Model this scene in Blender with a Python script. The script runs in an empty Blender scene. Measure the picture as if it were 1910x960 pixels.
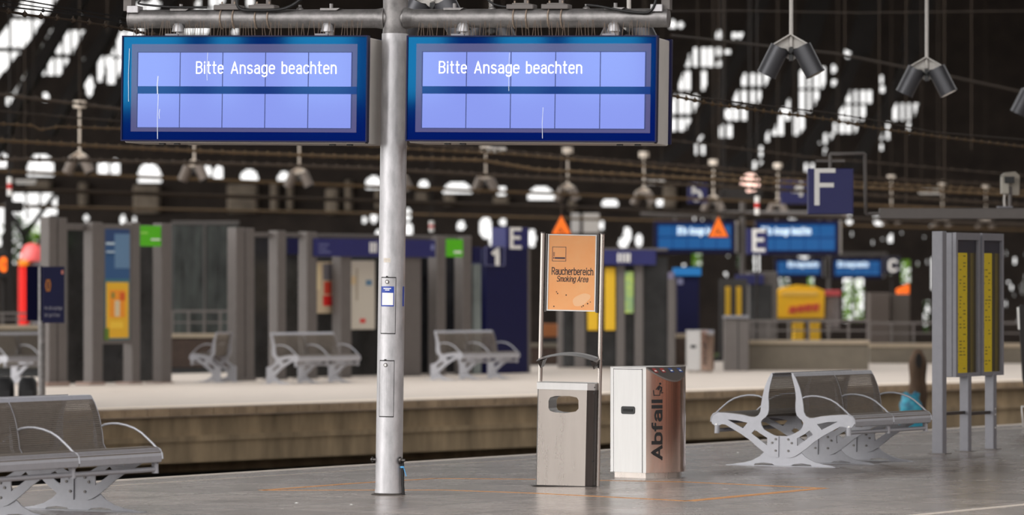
import bpy, math, random
from mathutils import Vector, Matrix
from mathutils.geometry import tessellate_polygon

random.seed(7)
S = bpy.context.scene
COL = S.collection
F = 8000.0            # focal length in pixels of the 1910x960 frame
CAMZ = 1.75           # eye height above the platform
HY = 530.0            # image row of the horizon
R = math.radians

# ------------------------------------------------------------------ camera
cam = bpy.data.cameras.new('camera')
cam.sensor_width = 36.0
cam.lens = F / 1910 * 36.0
cam.shift_y = (HY - 480) / 1910
cam.clip_end = 1000
cam.dof.use_dof = True
cam.dof.focus_distance = 37.4
cam.dof.aperture_fstop = 2.0
camo = bpy.data.objects.new('camera', cam)
COL.objects.link(camo)
camo.location = (0, 0, CAMZ)
camo.rotation_euler = (R(90), 0, 0)
S.camera = camo

# ------------------------------------------------------------------ sky light
SKY_BASE, SKY_GLOW, SKY_POW = 1.35, 3.3, 2.4
GLOW_DIR = Vector((-0.84, -0.42, 0.34)).normalized()
w = bpy.data.worlds.new('sky')
S.world = w
w.use_nodes = True
nt = w.node_tree
nt.nodes.clear()
tc = nt.nodes.new('ShaderNodeTexCoord')
dot = nt.nodes.new('ShaderNodeVectorMath'); dot.operation = 'DOT_PRODUCT'
dot.inputs[1].default_value = GLOW_DIR
mx = nt.nodes.new('ShaderNodeMath'); mx.operation = 'MAXIMUM'; mx.inputs[1].default_value = 0
pw = nt.nodes.new('ShaderNodeMath'); pw.operation = 'POWER'; pw.inputs[1].default_value = SKY_POW
ma = nt.nodes.new('ShaderNodeMath'); ma.operation = 'MULTIPLY_ADD'
ma.inputs[1].default_value = SKY_GLOW; ma.inputs[2].default_value = SKY_BASE
bg = nt.nodes.new('ShaderNodeBackground')
bg.inputs['Color'].default_value = (1.0, 0.985, 0.97, 1)
wo = nt.nodes.new('ShaderNodeOutputWorld')
nt.links.new(tc.outputs['Generated'], dot.inputs[0])
nt.links.new(dot.outputs['Value'], mx.inputs[0])
nt.links.new(mx.outputs[0], pw.inputs[0])
nt.links.new(pw.outputs[0], ma.inputs[0])
nt.links.new(ma.outputs[0], bg.inputs['Strength'])
nt.links.new(bg.outputs[0], wo.inputs['Surface'])

S.view_settings.view_transform = 'Standard'
S.view_settings.look = 'None'
S.view_settings.exposure = 0.12
S.view_settings.gamma = 1.0
S.view_settings.use_curve_mapping = False
S.cycles.use_denoising = True
S.cycles.max_bounces = 8
S.cycles.transparent_max_bounces = 12

# ------------------------------------------------------------------ helpers
def lin(c):
    return tuple((v / 255 / 12.92) if v / 255 <= 0.04045 else ((v / 255 + 0.055) / 1.055) ** 2.4 for v in c)

def W(x, y, Y):
    """the place at distance Y that the lens puts at picture point x, y"""
    return Vector(((x - 955) * Y / F, Y, CAMZ - (y - HY) * Y / F))

def G(x, y):
    """a point on the platform surface"""
    return W(x, y, CAMZ * F / (y - HY))

def Ybase(y):
    return CAMZ * F / (y - HY)

def mat(name, rgb, rough=0.5, metal=0.0, spec=0.5, var=0.0, scale=8.0, stretch=(1, 1, 1), bump=0.0,
        emit=None, estr=1.0, tint=None, ior=None, coat=0.0, rvar=0.0, rgb2=None):
    m = bpy.data.materials.new(name)
    m.use_nodes = True
    n = m.node_tree
    b = n.nodes['Principled BSDF']
    c = lin(rgb) + (1,)
    b.inputs['Base Color'].default_value = c
    b.inputs['Roughness'].default_value = rough
    b.inputs['Metallic'].default_value = metal
    b.inputs['Specular IOR Level'].default_value = spec
    b.inputs['Coat Weight'].default_value = coat
    if tint: b.inputs['Specular Tint'].default_value = tint + (1,)
    if ior: b.inputs['IOR'].default_value = ior
    if emit:
        b.inputs['Emission Color'].default_value = lin(emit) + (1,)
        b.inputs['Emission Strength'].default_value = estr
    if var or bump or rvar or rgb2:
        t = n.nodes.new('ShaderNodeTexCoord')
        mp = n.nodes.new('ShaderNodeMapping'); mp.inputs['Scale'].default_value = stretch
        nz = n.nodes.new('ShaderNodeTexNoise')
        nz.inputs['Scale'].default_value = scale
        nz.inputs['Detail'].default_value = 6
        nz.inputs['Roughness'].default_value = 0.62
        n.links.new(t.outputs['Object'], mp.inputs[0])
        n.links.new(mp.outputs[0], nz.inputs['Vector'])
        if var or rgb2:
            cr = n.nodes.new('ShaderNodeValToRGB')
            cr.color_ramp.elements[0].position = 0.3
            cr.color_ramp.elements[1].position = 0.7
            lo = tuple(max(0, v * (1 - var)) for v in c[:3]) if not rgb2 else lin(rgb2)
            hi = tuple(min(1, v * (1 + var)) for v in c[:3]) if not rgb2 else c[:3]
            cr.color_ramp.elements[0].color = lo + (1,)
            cr.color_ramp.elements[1].color = hi + (1,)
            n.links.new(nz.outputs['Fac'], cr.inputs[0])
            n.links.new(cr.outputs[0], b.inputs['Base Color'])
        if rvar:
            mr = n.nodes.new('ShaderNodeMapRange')
            mr.inputs['To Min'].default_value = max(0.02, rough - rvar)
            mr.inputs['To Max'].default_value = rough + rvar
            n.links.new(nz.outputs['Fac'], mr.inputs[0])
            n.links.new(mr.outputs[0], b.inputs['Roughness'])
        if bump:
            bp = n.nodes.new('ShaderNodeBump')
            bp.inputs['Strength'].default_value = bump
            bp.inputs['Distance'].default_value = 0.01
            n.links.new(nz.outputs['Fac'], bp.inputs['Height'])
            n.links.new(bp.outputs[0], b.inputs['Normal'])
    return m

def glass(name, rgb, clear=0.5, rough=0.03):
    """thin tinted pane: part clear, part mirror"""
    m = bpy.data.materials.new(name)
    m.use_nodes = True
    n = m.node_tree
    n.nodes.clear()
    o = n.nodes.new('ShaderNodeOutputMaterial')
    tr = n.nodes.new('ShaderNodeBsdfTransparent'); tr.inputs[0].default_value = tuple(v * clear for v in lin(rgb)) + (1,)
    gl = n.nodes.new('ShaderNodeBsdfGlossy'); gl.inputs['Roughness'].default_value = rough
    gl.inputs[0].default_value = (0.9, 0.92, 0.95, 1)
    lw = n.nodes.new('ShaderNodeFresnel'); lw.inputs['IOR'].default_value = 1.45
    mi = n.nodes.new('ShaderNodeMixShader')
    ge = n.nodes.new('ShaderNodeNewGeometry'); su = n.nodes.new('ShaderNodeMath'); su.operation = 'SUBTRACT'; su.inputs[0].default_value = 1
    ml = n.nodes.new('ShaderNodeMath'); ml.operation = 'MULTIPLY'
    n.links.new(ge.outputs['Backfacing'], su.inputs[1]); n.links.new(su.outputs[0], ml.inputs[0]); n.links.new(lw.outputs[0], ml.inputs[1])
    n.links.new(ml.outputs[0], mi.inputs[0])
    n.links.new(tr.outputs[0], mi.inputs[1]); n.links.new(gl.outputs[0], mi.inputs[2])
    n.links.new(mi.outputs[0], o.inputs[0])
    return m

class MB:
    """collects shapes and links them as one mesh object"""
    def __init__(self):
        self.v, self.f, self.mi, self.sm = [], [], [], []
        self.cur, self.smooth = 0, False
        self.T = None
    def add(self, vs, fs):
        o = len(self.v)
        for p in vs:
            p = Vector(p)
            if self.T is not None: p = self.T @ p
            self.v.append(p)
        for f in fs:
            self.f.append([i + o for i in f]); self.mi.append(self.cur); self.sm.append(self.smooth)
        return self
    def box(self, x0, x1, y0, y1, z0, z1):
        return self.add([(x0, y0, z0), (x1, y0, z0), (x1, y1, z0), (x0, y1, z0), (x0, y0, z1), (x1, y0, z1), (x1, y1, z1), (x0, y1, z1)],
                        [(0, 3, 2, 1), (4, 5, 6, 7), (0, 1, 5, 4), (1, 2, 6, 5), (2, 3, 7, 6), (3, 0, 4, 7)])
    def cbox(self, x0, x1, y0, y1, z0, z1, c=0.01):
        """box with chamfered vertical edges and chamfered rims"""
        def ring(e, z):
            return [(x0 + c + e, y0 + e, z), (x1 - c - e, y0 + e, z), (x1 - e, y0 + c + e, z), (x1 - e, y1 - c - e, z),
                    (x1 - c - e, y1 - e, z), (x0 + c + e, y1 - e, z), (x0 + e, y1 - c - e, z), (x0 + e, y0 + c + e, z)]
        k = c * 0.6
        rs = [ring(k, z0), ring(0, z0 + k), ring(0, z1 - k), ring(k, z1)]
        return self.rings(rs)
    def rings(self, rs, cap=True, close=True):
        n = len(rs[0]); vs = [p for r in rs for p in r]; fs = []
        for i in range(len(rs) - 1):
            for j in range(n if close else n - 1):
                k = (j + 1) % n
                fs.append((i * n + j, i * n + k, (i + 1) * n + k, (i + 1) * n + j))
        self.add(vs, fs)
        if cap:
            s = self.smooth; self.smooth = False
            self.add(rs[0], [tuple(reversed(range(n)))]); self.add(rs[-1], [tuple(range(n))])
            self.smooth = s
        return self
    def tube(self, pts, r, n=8, cap=True):
        pts = [Vector(p) for p in pts]
        rr = r if isinstance(r, (list, tuple)) else [r] * len(pts)
        t0 = (pts[1] - pts[0]).normalized()
        up = Vector((0, 0, 1)) if abs(t0.z) < 0.9 else Vector((0, 1, 0))
        a = t0.cross(up).normalized()
        rs = []
        for i, p in enumerate(pts):
            t = (pts[min(i + 1, len(pts) - 1)] - pts[max(i - 1, 0)]).normalized()
            a = (a - t * a.dot(t)).normalized(); b = t.cross(a)
            rs.append([p + (a * math.cos(2 * math.pi * j / n) + b * math.sin(2 * math.pi * j / n)) * rr[i] for j in range(n)])
        s = self.smooth; self.smooth = n > 6
        self.rings(rs, cap)
        self.smooth = s
        return self
    def bar(self, p, q, w, h=None):
        """square bar between two points"""
        h = h or w
        p, q = Vector(p), Vector(q); t = (q - p).normalized()
        up = Vector((0, 0, 1)) if abs(t.z) < 0.95 else Vector((0, 1, 0))
        a = t.cross(up).normalized() * w / 2; b = a.cross(t).normalized() * h / 2
        return self.rings([[o - a - b, o + a - b, o + a + b, o - a + b] for o in (p, q)])
    def prism(self, poly, y0, y1, holes=()):
        """outline in x, z with holes, between two depths"""
        loops = [poly] + list(holes)
        flat = [p for l in loops for p in l]
        tris = tessellate_polygon([[Vector((p[0], p[1], 0)) for p in l] for l in loops])
        n = len(flat)
        vs = [(p[0], y0, p[1]) for p in flat] + [(p[0], y1, p[1]) for p in flat]
        fs = [tuple(t) for t in tris] + [tuple(i + n for i in reversed(t)) for t in tris]
        o = 0
        for l in loops:
            m = len(l)
            for i in range(m):
                k = (i + 1) % m
                fs.append((o + i, o + k, o + k + n, o + i + n))
            o += m
        return self.add(vs, fs)
    def lathe(self, prof, n=24, c=(0, 0, 0)):
        s = self.smooth; self.smooth = True
        self.rings([[(c[0] + r * math.cos(2 * math.pi * j / n), c[1] + r * math.sin(2 * math.pi * j / n), c[2] + z) for j in range(n)] for r, z in prof])
        self.smooth = s
        return self
    def quad(self, a, b, c, d):
        return self.add([a, b, c, d], [(0, 1, 2, 3)])
    def build(self, name, m, parent=None, world=False):
        vs = self.v
        if parent is not None and world:
            inv = MATS[parent.name].inverted(); vs = [inv @ p for p in vs]
        me = bpy.data.meshes.new(name)
        me.from_pydata([tuple(p) for p in vs], [], self.f)
        for k in (m if isinstance(m, (list, tuple)) else [m]): me.materials.append(k)
        me.polygons.foreach_set('material_index', self.mi)
        me.polygons.foreach_set('use_smooth', self.sm)
        me.update()
        import bmesh
        bm = bmesh.new(); bm.from_mesh(me)
        bmesh.ops.recalc_face_normals(bm, faces=bm.faces)
        bm.to_mesh(me); bm.free()
        o = bpy.data.objects.new(name, me)
        COL.objects.link(o)
        if parent is not None: o.parent = parent
        return o

MATS = {}
def tag(o, label, cat, group=None, kind=None):
    if label: o['label'] = label
    if cat: o['category'] = cat
    if group: o['group'] = group
    if kind: o['kind'] = kind
    return o

def thing(name, label, cat, loc=(0, 0, 0), rz=0.0, group=None, mat4=None, scale=1.0):
    o = bpy.data.objects.new(name, None)
    COL.objects.link(o)
    o.empty_display_size = 0.2
    M4 = mat4 if mat4 is not None else Matrix.Translation(Vector(loc)) @ Matrix.Rotation(rz, 4, 'Z') @ Matrix.Scale(scale, 4)
    o.matrix_world = M4
    MATS[o.name] = M4.copy()
    return tag(o, label, cat, group)

def dup(root, label, loc=None, rz=None, mat4=None, group=None, scale=1.0):
    r = root.copy(); COL.objects.link(r)
    M4 = mat4 if mat4 is not None else Matrix.Translation(Vector(loc)) @ Matrix.Rotation(rz or 0, 4, 'Z') @ Matrix.Scale(scale, 4)
    r.matrix_world = M4
    MATS[r.name] = M4.copy()
    r['label'] = label
    if group: r['group'] = group
    for ch in list(root.children):
        c = ch.copy(); COL.objects.link(c); c.parent = r
        for g in list(ch.children):
            d = g.copy(); COL.objects.link(d); d.parent = c
    return r

def struct(o):
    o['kind'] = 'structure'
    return o

def text(body, bold=0.0, shear=0.0, spacing=1.0):
    """flat lettering scaled into a unit box: returns points, faces, width over height"""
    cu = bpy.data.curves.new('lettering', 'FONT')
    cu.body = body; cu.offset = bold; cu.shear = shear; cu.space_character = spacing
    cu.resolution_u = 4
    ob = bpy.data.objects.new('lettering', cu)
    COL.objects.link(ob)
    dg = bpy.context.evaluated_depsgraph_get()
    me = bpy.data.meshes.new_from_object(ob.evaluated_get(dg))
    vs = [v.co.copy() for v in me.vertices]; fs = [tuple(p.vertices) for p in me.polygons]
    bpy.data.objects.remove(ob); bpy.data.curves.remove(cu); bpy.data.meshes.remove(me)
    x0 = min(v.x for v in vs); x1 = max(v.x for v in vs); y0 = min(v.y for v in vs); y1 = max(v.y for v in vs)
    return [((v.x - x0) / (x1 - x0), (v.y - y0) / (y1 - y0)) for v in vs], fs, (x1 - x0) / (y1 - y0)

# strokes of a narrow technical letter: cap height 7, x height 5
def _arc(cx, cy, rx, ry, a0, a1, k=8):
    return [(cx + rx * math.cos(R(a0 + (a1 - a0) * i / k)), cy + ry * math.sin(R(a0 + (a1 - a0) * i / k))) for i in range(k + 1)]
_O = [(0, 1.6)] + _arc(1.5, 1.5, 1.5, 1.5, 180, 360) + [(3, 3.5)] + _arc(1.5, 3.5, 1.5, 1.5, 0, 180) + [(0, 1.6)]
GLY = {
 'B': (3.4, [[(0, 0), (0, 7), (1.8, 7)] + _arc(1.7, 5.4, 1.6, 1.6, 90, -90) + [(0, 3.8)], [(1.6, 3.8)] + _arc(1.7, 1.9, 1.8, 1.9, 90, -90) + [(0, 0)]]),
 'A': (3.8, [[(0, 0), (1.9, 7), (3.8, 0)], [(.55, 2), (3.25, 2)]]),
 'R': (3.5, [[(0, 0), (0, 7), (1.8, 7)] + _arc(1.7, 5.2, 1.7, 1.8, 90, -90) + [(0, 3.4)], [(1.7, 3.4), (3.6, 0)]]),
 'S': (3.4, [_arc(1.7, 5.3, 1.7, 1.7, 30, 180) + _arc(1.7, 5.3, 1.7, 1.6, 180, 255, 4) + _arc(1.7, 1.8, 1.75, 1.9, 70, 0, 5) + _arc(1.7, 1.7, 1.75, 1.7, 0, -150)]),
 'E': (3.0, [[(3, 0), (0, 0), (0, 7), (3, 7)], [(0, 3.7), (2.6, 3.7)]]),
 'H': (3.4, [[(0, 0), (0, 7)], [(3.4, 0), (3.4, 7)], [(0, 3.6), (3.4, 3.6)]]),
 'D': (3.5, [[(0, 0), (0, 7), (1.6, 7)] + _arc(1.6, 5.1, 1.9, 1.9, 90, 0, 5) + _arc(1.6, 1.9, 1.9, 1.9, 0, -90, 5) + [(0, 0)]]),
 "'": (0.4, [[(.2, 5.6), (.2, 7)]]),
 'F': (3.0, [[(0, 0), (0, 7), (3, 7)], [(0, 3.9), (2.7, 3.9)]]),
 'C': (3.4, [_arc(1.7, 5.2, 1.7, 1.8, 20, 180) + _arc(1.7, 1.8, 1.7, 1.8, 180, 340)]),
 '1': (2.0, [[(0, 5.4), (1.5, 7), (1.5, 0)]]),
 '4': (3.6, [[(2.7, 0), (2.7, 7), (0, 2), (3.6, 2)]]),
 '5': (3.2, [[(3, 7), (.4, 7), (.2, 3.8)] + _arc(1.5, 2.2, 1.7, 2.1, 120, -140)]),
 'i': (0.4, [[(.2, 0), (.2, 5)], [(.2, 6.4), (.2, 7)]]),
 'l': (0.4, [[(.2, 0), (.2, 7)]]),
 't': (1.9, [[(.7, 7), (.7, 1.2)] + _arc(1.6, 1.0, .9, 1.0, 180, 280, 4), [(0, 5), (1.9, 5)]]),
 'f': (1.9, [[(.7, 0), (.7, 5.8)] + _arc(1.6, 5.9, .9, 1.1, 180, 90, 4) + [(1.9, 7)], [(0, 4.9), (1.8, 4.9)]]),
 'e': (3.0, [[(0, 2.7), (3, 2.7), (3, 3.5)] + _arc(1.5, 3.5, 1.5, 1.5, 0, 180) + [(0, 1.6)] + _arc(1.5, 1.5, 1.5, 1.5, 180, 320)]),
 'n': (2.9, [[(0, 0), (0, 5)], [(0, 3.4)] + _arc(1.45, 3.4, 1.45, 1.6, 170, 0) + [(2.9, 0)]]),
 'h': (2.9, [[(0, 0), (0, 7)], [(0, 3.4)] + _arc(1.45, 3.4, 1.45, 1.6, 170, 0) + [(2.9, 0)]]),
 'm': (4.6, [[(0, 0), (0, 5)], [(0, 3.6)] + _arc(1.15, 3.6, 1.15, 1.4, 170, 0) + [(2.3, 0)], [(2.3, 3.6)] + _arc(3.45, 3.6, 1.15, 1.4, 170, 0) + [(4.6, 0)]]),
 'r': (1.9, [[(0, 0), (0, 5)], [(0, 3.4)] + _arc(1.4, 3.4, 1.4, 1.6, 170, 75, 5) + [(1.9, 5)]]),
 'u': (2.9, [[(0, 5), (0, 1.5)] + _arc(1.45, 1.5, 1.45, 1.5, 180, 350) + [(2.9, 1.6)], [(2.9, 5), (2.9, 0)]]),
 's': (2.7, [_arc(1.35, 3.8, 1.25, 1.2, 30, 180) + _arc(1.35, 3.8, 1.25, 1.2, 180, 255, 4) + _arc(1.35, 1.3, 1.35, 1.25, 75, 0, 5) + _arc(1.35, 1.25, 1.35, 1.25, 0, -150)]),
 'a': (2.8, [[(.2, 4.2)] + _arc(1.4, 3.6, 1.35, 1.4, 150, 0) + [(2.8, 0)], [(2.8, 2.9), (1.4, 2.9)] + _arc(1.3, 1.45, 1.3, 1.45, 90, 270) + [(2.0, .2), (2.8, 1.0)]]),
 'g': (2.9, [[(2.9, 5), (2.9, -.6)] + _arc(1.45, -.6, 1.45, 1.4, 0, -150), [(2.9, 3.5)] + _arc(1.45, 3.5, 1.45, 1.5, 0, 180) + [(0, 1.5)] + _arc(1.45, 1.5, 1.45, 1.5, 180, 360)]),
 'b': (2.9, [[(0, 0), (0, 7)], [(0, 1.5)] + _arc(1.45, 1.5, 1.45, 1.5, 180, 360) + [(2.9, 3.5)] + _arc(1.45, 3.5, 1.45, 1.5, 0, 180)]),
 'c': (2.7, [_arc(1.45, 3.5, 1.45, 1.5, 30, 180) + _arc(1.45, 1.5, 1.45, 1.5, 180, 330)]),
 'k': (2.7, [[(0, 0), (0, 7)], [(2.5, 5), (0, 2.2)], [(1.0, 3.3), (2.8, 0)]]),
 'o': (3.0, [_O]),
}
def strokes(word, wt, gap=1.25, space=2.2, shear=0.0):
    """flat ribbons of a word; returns points in letter units, faces and the width"""
    vs, fs, x = [], [], 0.0
    h = wt / 2
    for c in word:
        if c == ' ': x += space; continue
        wd, paths = GLY[c]
        for P in paths:
            q = [P[0]]
            for p in P[1:]:
                ln = math.hypot(p[0] - q[-1][0], p[1] - q[-1][1])
                if ln > .03:
                    o_, k_ = q[-1], int(ln / .9)
                    for j in range(1, k_ + 1): q.append((o_[0] + (p[0] - o_[0]) * j / (k_ + 1), o_[1] + (p[1] - o_[1]) * j / (k_ + 1)))
                    q.append(p)
            L, Rr = [], []
            for i, p in enumerate(q):
                a = q[max(i - 1, 0)]; b = q[min(i + 1, len(q) - 1)]
                d1 = Vector((p[0] - a[0], p[1] - a[1])); d2 = Vector((b[0] - p[0], b[1] - p[1]))
                d1 = d1.normalized() if d1.length else d2.normalized(); d2 = d2.normalized() if d2.length else d1
                m = d1 + d2; m = m.normalized() if m.length > .2 else d1
                k = min(1.8, 1 / max(.35, m.dot(d1)))
                e = Vector(p)
                if i == 0: e = e - d2 * h * .9
                if i == len(q) - 1: e = e + d1 * h * .9
                nn = Vector((-m.y, m.x)) * h * k
                L.append(e + nn); Rr.append(e - nn)
            o = len(vs)
            n_ = len(q)
            lay = paths.index(P)
            for p in L + Rr: vs.append((p[0] + x + wt * .5 + p[1] * shear, p[1], lay))
            for i in range(n_ - 1): fs.append((o + i, o + i + 1, o + n_ + i + 1, o + n_ + i))
        x += wd + gap + wt * .6
    return vs, fs, x - gap - wt * .1
def put_strokes(mb, word, x0, x1, z0, z1, y, wt=.9, gap=1.25, shear=0.0, fn=None):
    """baseline z0, cap line z1"""
    vs, fs, wd = strokes(word, wt, gap, shear=shear)
    P = [(x0 + a / wd * (x1 - x0), z0 + b / 7 * (z1 - z0), e) for a, b, e in vs]
    mb.add([fn(*p) for p in P] if fn else [(p[0], y - .0006 * p[2], p[1]) for p in P], fs)

def put_text(mb, body, x0, x1, z0, z1, y, bold=0.0, shear=0.0, spacing=1.0):
    vs, fs, _ = text(body, bold, shear, spacing)
    mb.add([(x0 + a * (x1 - x0), y, z0 + b * (z1 - z0)) for a, b in vs], fs)

# ------------------------------------------------------------------ materials
galv = mat('galvanised steel', (178, 176, 178), 0.40, 0.6, var=0.2, scale=13, stretch=(1, 1, .4), bump=0.25, rvar=0.14)
galv_dirty = mat('weathered galvanised steel', (128, 125, 124), 0.42, 0.6, var=0.38, scale=9, bump=0.3, rvar=0.12)
steel = mat('brushed stainless steel', (188, 179, 172), 0.28, 0.9, var=0.05, scale=2.5, stretch=(4, 4, .4), rvar=0.04)
steel_warm = mat('warm mirror steel', (204, 182, 170), 0.15, 1.0, var=0.05, scale=2, stretch=(8, 8, .1))
steel_light = mat('pale satin steel', (214, 212, 210), 0.42, 0.55, var=0.03, scale=4, stretch=(6, 6, .6))
steel_dark = mat('dark brushed steel', (92, 88, 86), 0.34, 0.9, var=0.1, scale=5, stretch=(10, 10, .6))
grey_paint = mat('light grey powder coat', (130, 129, 135), 0.45, 0.1, var=0.05, scale=12)
grey_paint_dark = mat('shelter grey paint', (102, 96, 93), 0.5, 0.1, var=0.06, scale=6)
bench_paint = mat('bench silver paint', (172, 172, 178), 0.42, 0.25, var=0.05, scale=20)
bench_grid = mat('bench wire grid', (124, 116, 108), 0.5, 0.3, var=0.08, scale=20)
housing_grey = mat('display housing grey', (206, 201, 195), 0.55, 0.0, var=0.05, scale=4)
navy = mat('navy enamel', (14, 16, 62), 0.5, 0.0, spec=.25, var=0.06, scale=3)
sign_blue = mat('sign blue', (32, 34, 96), 0.45, 0.0, var=0.05, scale=3)
bezel_blue = mat('blue screen glass', (4, 18, 96), 0.04, 0.0, spec=0.7, tint=(0.03, 0.55, 1.0), ior=1.7)
mount_lilac = mat('screen surround', (86, 84, 128), 0.05, 0.0, spec=0.5, tint=(0.25, 0.7, 1.0), ior=1.5)
band_blue = mat('screen middle band', (24, 48, 120), 0.05, 0.0, spec=0.5, tint=(0.15, 0.6, 1.0), ior=1.55)
cell_glow = mat('lit lavender display cell', (60, 70, 130), 0.05, 0.0, spec=0.5, emit=(138, 152, 224), estr=0.78, tint=(0.4, 0.75, 1.0))
cell_blue = mat('lit deep blue display cell', (10, 60, 120), 0.3, 0.0, emit=(0, 96, 156), estr=0.5)
white_glow = mat('lit white lettering', (255, 255, 255), 0.5, emit=(255, 255, 255), estr=1.1)
pale_glow = mat('lit pale lettering', (200, 225, 240), 0.5, emit=(225, 238, 245), estr=0.95)
white_paint = mat('white paint', (244, 242, 238), 0.5, var=0.04)
black_plastic = mat('black plastic', (16, 15, 16), 0.35)
black_print = mat('black print', (22, 18, 20), 0.5)
black_cable = mat('black cable', (20, 19, 20), 0.5)
orange_panel = mat('faded orange panel', (255, 184, 120), 0.42, var=0.06, scale=5, rgb2=(255, 172, 104))
orange_pale = mat('pale scuff', (255, 200, 150), 0.5)
orange_paint = mat('orange floor paint', (214, 142, 62), 0.5, var=0.2, scale=30)
lamp_grey = mat('lamp head grey', (84, 84, 88), 0.38, 0.45, var=0.04)
lamp_white = mat('lamp bracket white', (205, 200, 194), 0.5, var=0.08, scale=30)
far_lamp = mat('dusty lamp head', (116, 105, 97), 0.5, 0.2)
dark_iron = mat('sooty iron', (34, 29, 26), 0.8, var=0.2, scale=2)
dark_wall = mat('sooty hall wall', (58, 49, 43), 0.9, var=0.35, scale=1.2)
rust_cable = mat('rusty brown wire', (92, 72, 46), 0.8, var=0.3, scale=8)
rust_dark = mat('dark brown wire', (52, 40, 28), 0.8, var=0.3, scale=8)
wood_brown = mat('weathered brown timber', (80, 60, 43), 0.85, var=0.4, scale=4, stretch=(3, 3, .5), bump=.3)
concrete_wall = mat('stained platform concrete', (158, 138, 110), 0.85, var=0.45, scale=2.2, stretch=(1, 1, .22), bump=.2)
parapet_mat = mat('parapet concrete', (108, 100, 88), 0.85, var=0.12, scale=3)
brick_dark = mat('dark brown brick', (64, 50, 42), 0.85, var=0.25, scale=6)
far_floor = mat('pale platform paving', (200, 188, 177), 0.6, var=0.08, scale=1.5)
ballast = mat('dark track ballast', (16, 13, 12), 0.95, var=0.4, scale=9)
coping = mat('pale coping stone', (214, 202, 190), 0.7, var=0.08, scale=4)
yellow = mat('yellow poster', (226, 180, 30), 0.5)
dull_yellow = mat('yellow timetable paper', (250, 218, 8), 0.6, var=0.08, scale=30, stretch=(4, 4, 1))
green_sign = mat('bright green sign', (86, 190, 20), 0.45)
orange_sign = mat('warning orange', (246, 112, 16), 0.5)
red = mat('signal red', (206, 40, 34), 0.5)
teal_bag = mat('blue plastic bag', (60, 190, 214), 0.3, var=0.5, scale=14, bump=.6, rgb2=(6, 92, 136))
glass_dark = glass('smoked shelter glass', (120, 122, 120), 0.35)
glass_case = glass('poster glass', (252, 252, 252), 1.0)

# ------------------------------------------------------------------ setting: platforms, tracks, hall
def tile_floor():
    m = bpy.data.materials.new('dark platform tiles')
    m.use_nodes = True
    n = m.node_tree; b = n.nodes['Principled BSDF']
    t = n.nodes.new('ShaderNodeTexCoord')
    mp = n.nodes.new('ShaderNodeMapping'); mp.inputs['Rotation'].default_value = (0, 0, R(32.8))
    br = n.nodes.new('ShaderNodeTexBrick')
    br.inputs['Scale'].default_value = 1.0
    br.inputs['Brick Width'].default_value = 0.9; br.inputs['Row Height'].default_value = 0.9
    br.inputs['Mortar Size'].default_value = 0.012
    br.offset = 0.0
    br.inputs['Color1'].default_value = lin((158, 146, 138)) + (1,)
    br.inputs['Color2'].default_value = lin((142, 131, 124)) + (1,)
    br.inputs['Mortar'].default_value = lin((58, 52, 48)) + (1,)
    nz = n.nodes.new('ShaderNodeTexNoise'); nz.inputs['Scale'].default_value = 3.2; nz.inputs['Detail'].default_value = 10; nz.inputs['Roughness'].default_value = 0.72
    n2 = n.nodes.new('ShaderNodeTexNoise'); n2.inputs['Scale'].default_value = 1.6; n2.inputs['Detail'].default_value = 6
    mixc = n.nodes.new('ShaderNodeMixRGB'); mixc.blend_type = 'MULTIPLY'; mixc.inputs[0].default_value = 0.55
    cr = n.nodes.new('ShaderNodeValToRGB')
    cr.color_ramp.elements[0].position = .3; cr.color_ramp.elements[0].color = (.5, .5, .5, 1)
    cr.color_ramp.elements[1].position = .72; cr.color_ramp.elements[1].color = (1.25, 1.22, 1.2, 1)
    n.links.new(t.outputs['Object'], mp.inputs[0]); n.links.new(mp.outputs[0], br.inputs['Vector'])
    n.links.new(t.outputs['Object'], nz.inputs['Vector']); n.links.new(t.outputs['Object'], n2.inputs['Vector'])
    n.links.new(nz.outputs['Fac'], cr.inputs[0])
    n.links.new(br.outputs['Color'], mixc.inputs[1]); n.links.new(cr.outputs[0], mixc.inputs[2])
    n.links.new(mixc.outputs[0], b.inputs['Base Color'])
    mr = n.nodes.new('ShaderNodeMapRange')
    mr.inputs['To Min'].default_value = 0.17; mr.inputs['To Max'].default_value = 0.34
    n.links.new(n2.outputs['Fac'], mr.inputs[0]); n.links.new(mr.outputs[0], b.inputs['Roughness'])
    b.inputs['Specular IOR Level'].default_value = 0.45
    bp = n.nodes.new('ShaderNodeBump'); bp.inputs['Strength'].default_value = 0.03; bp.inputs['Distance'].default_value = .01
    n.links.new(nz.outputs['Fac'], bp.inputs['Height']); n.links.new(bp.outputs[0], b.inputs['Normal'])
    return m

def slab(name, origin, d, width, t0, t1, side, m, z0=-1.0, z1=0.0, inset=0.0):
    """long platform slab: front edge through origin along d, lying to one side"""
    d = Vector(d).normalized(); p = Vector((d.y, -d.x)) * side
    o = Vector(origin)
    a, b = o + d * t0 + p * inset, o + d * t1 + p * inset
    c, e = b + p * width, a + p * width
    mb = MB()
    pts = [a, b, c, e]
    mb.rings([[(q.x, q.y, z) for q in pts] for z in (z0, z1)])
    return struct(mb.build(name, m))

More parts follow.
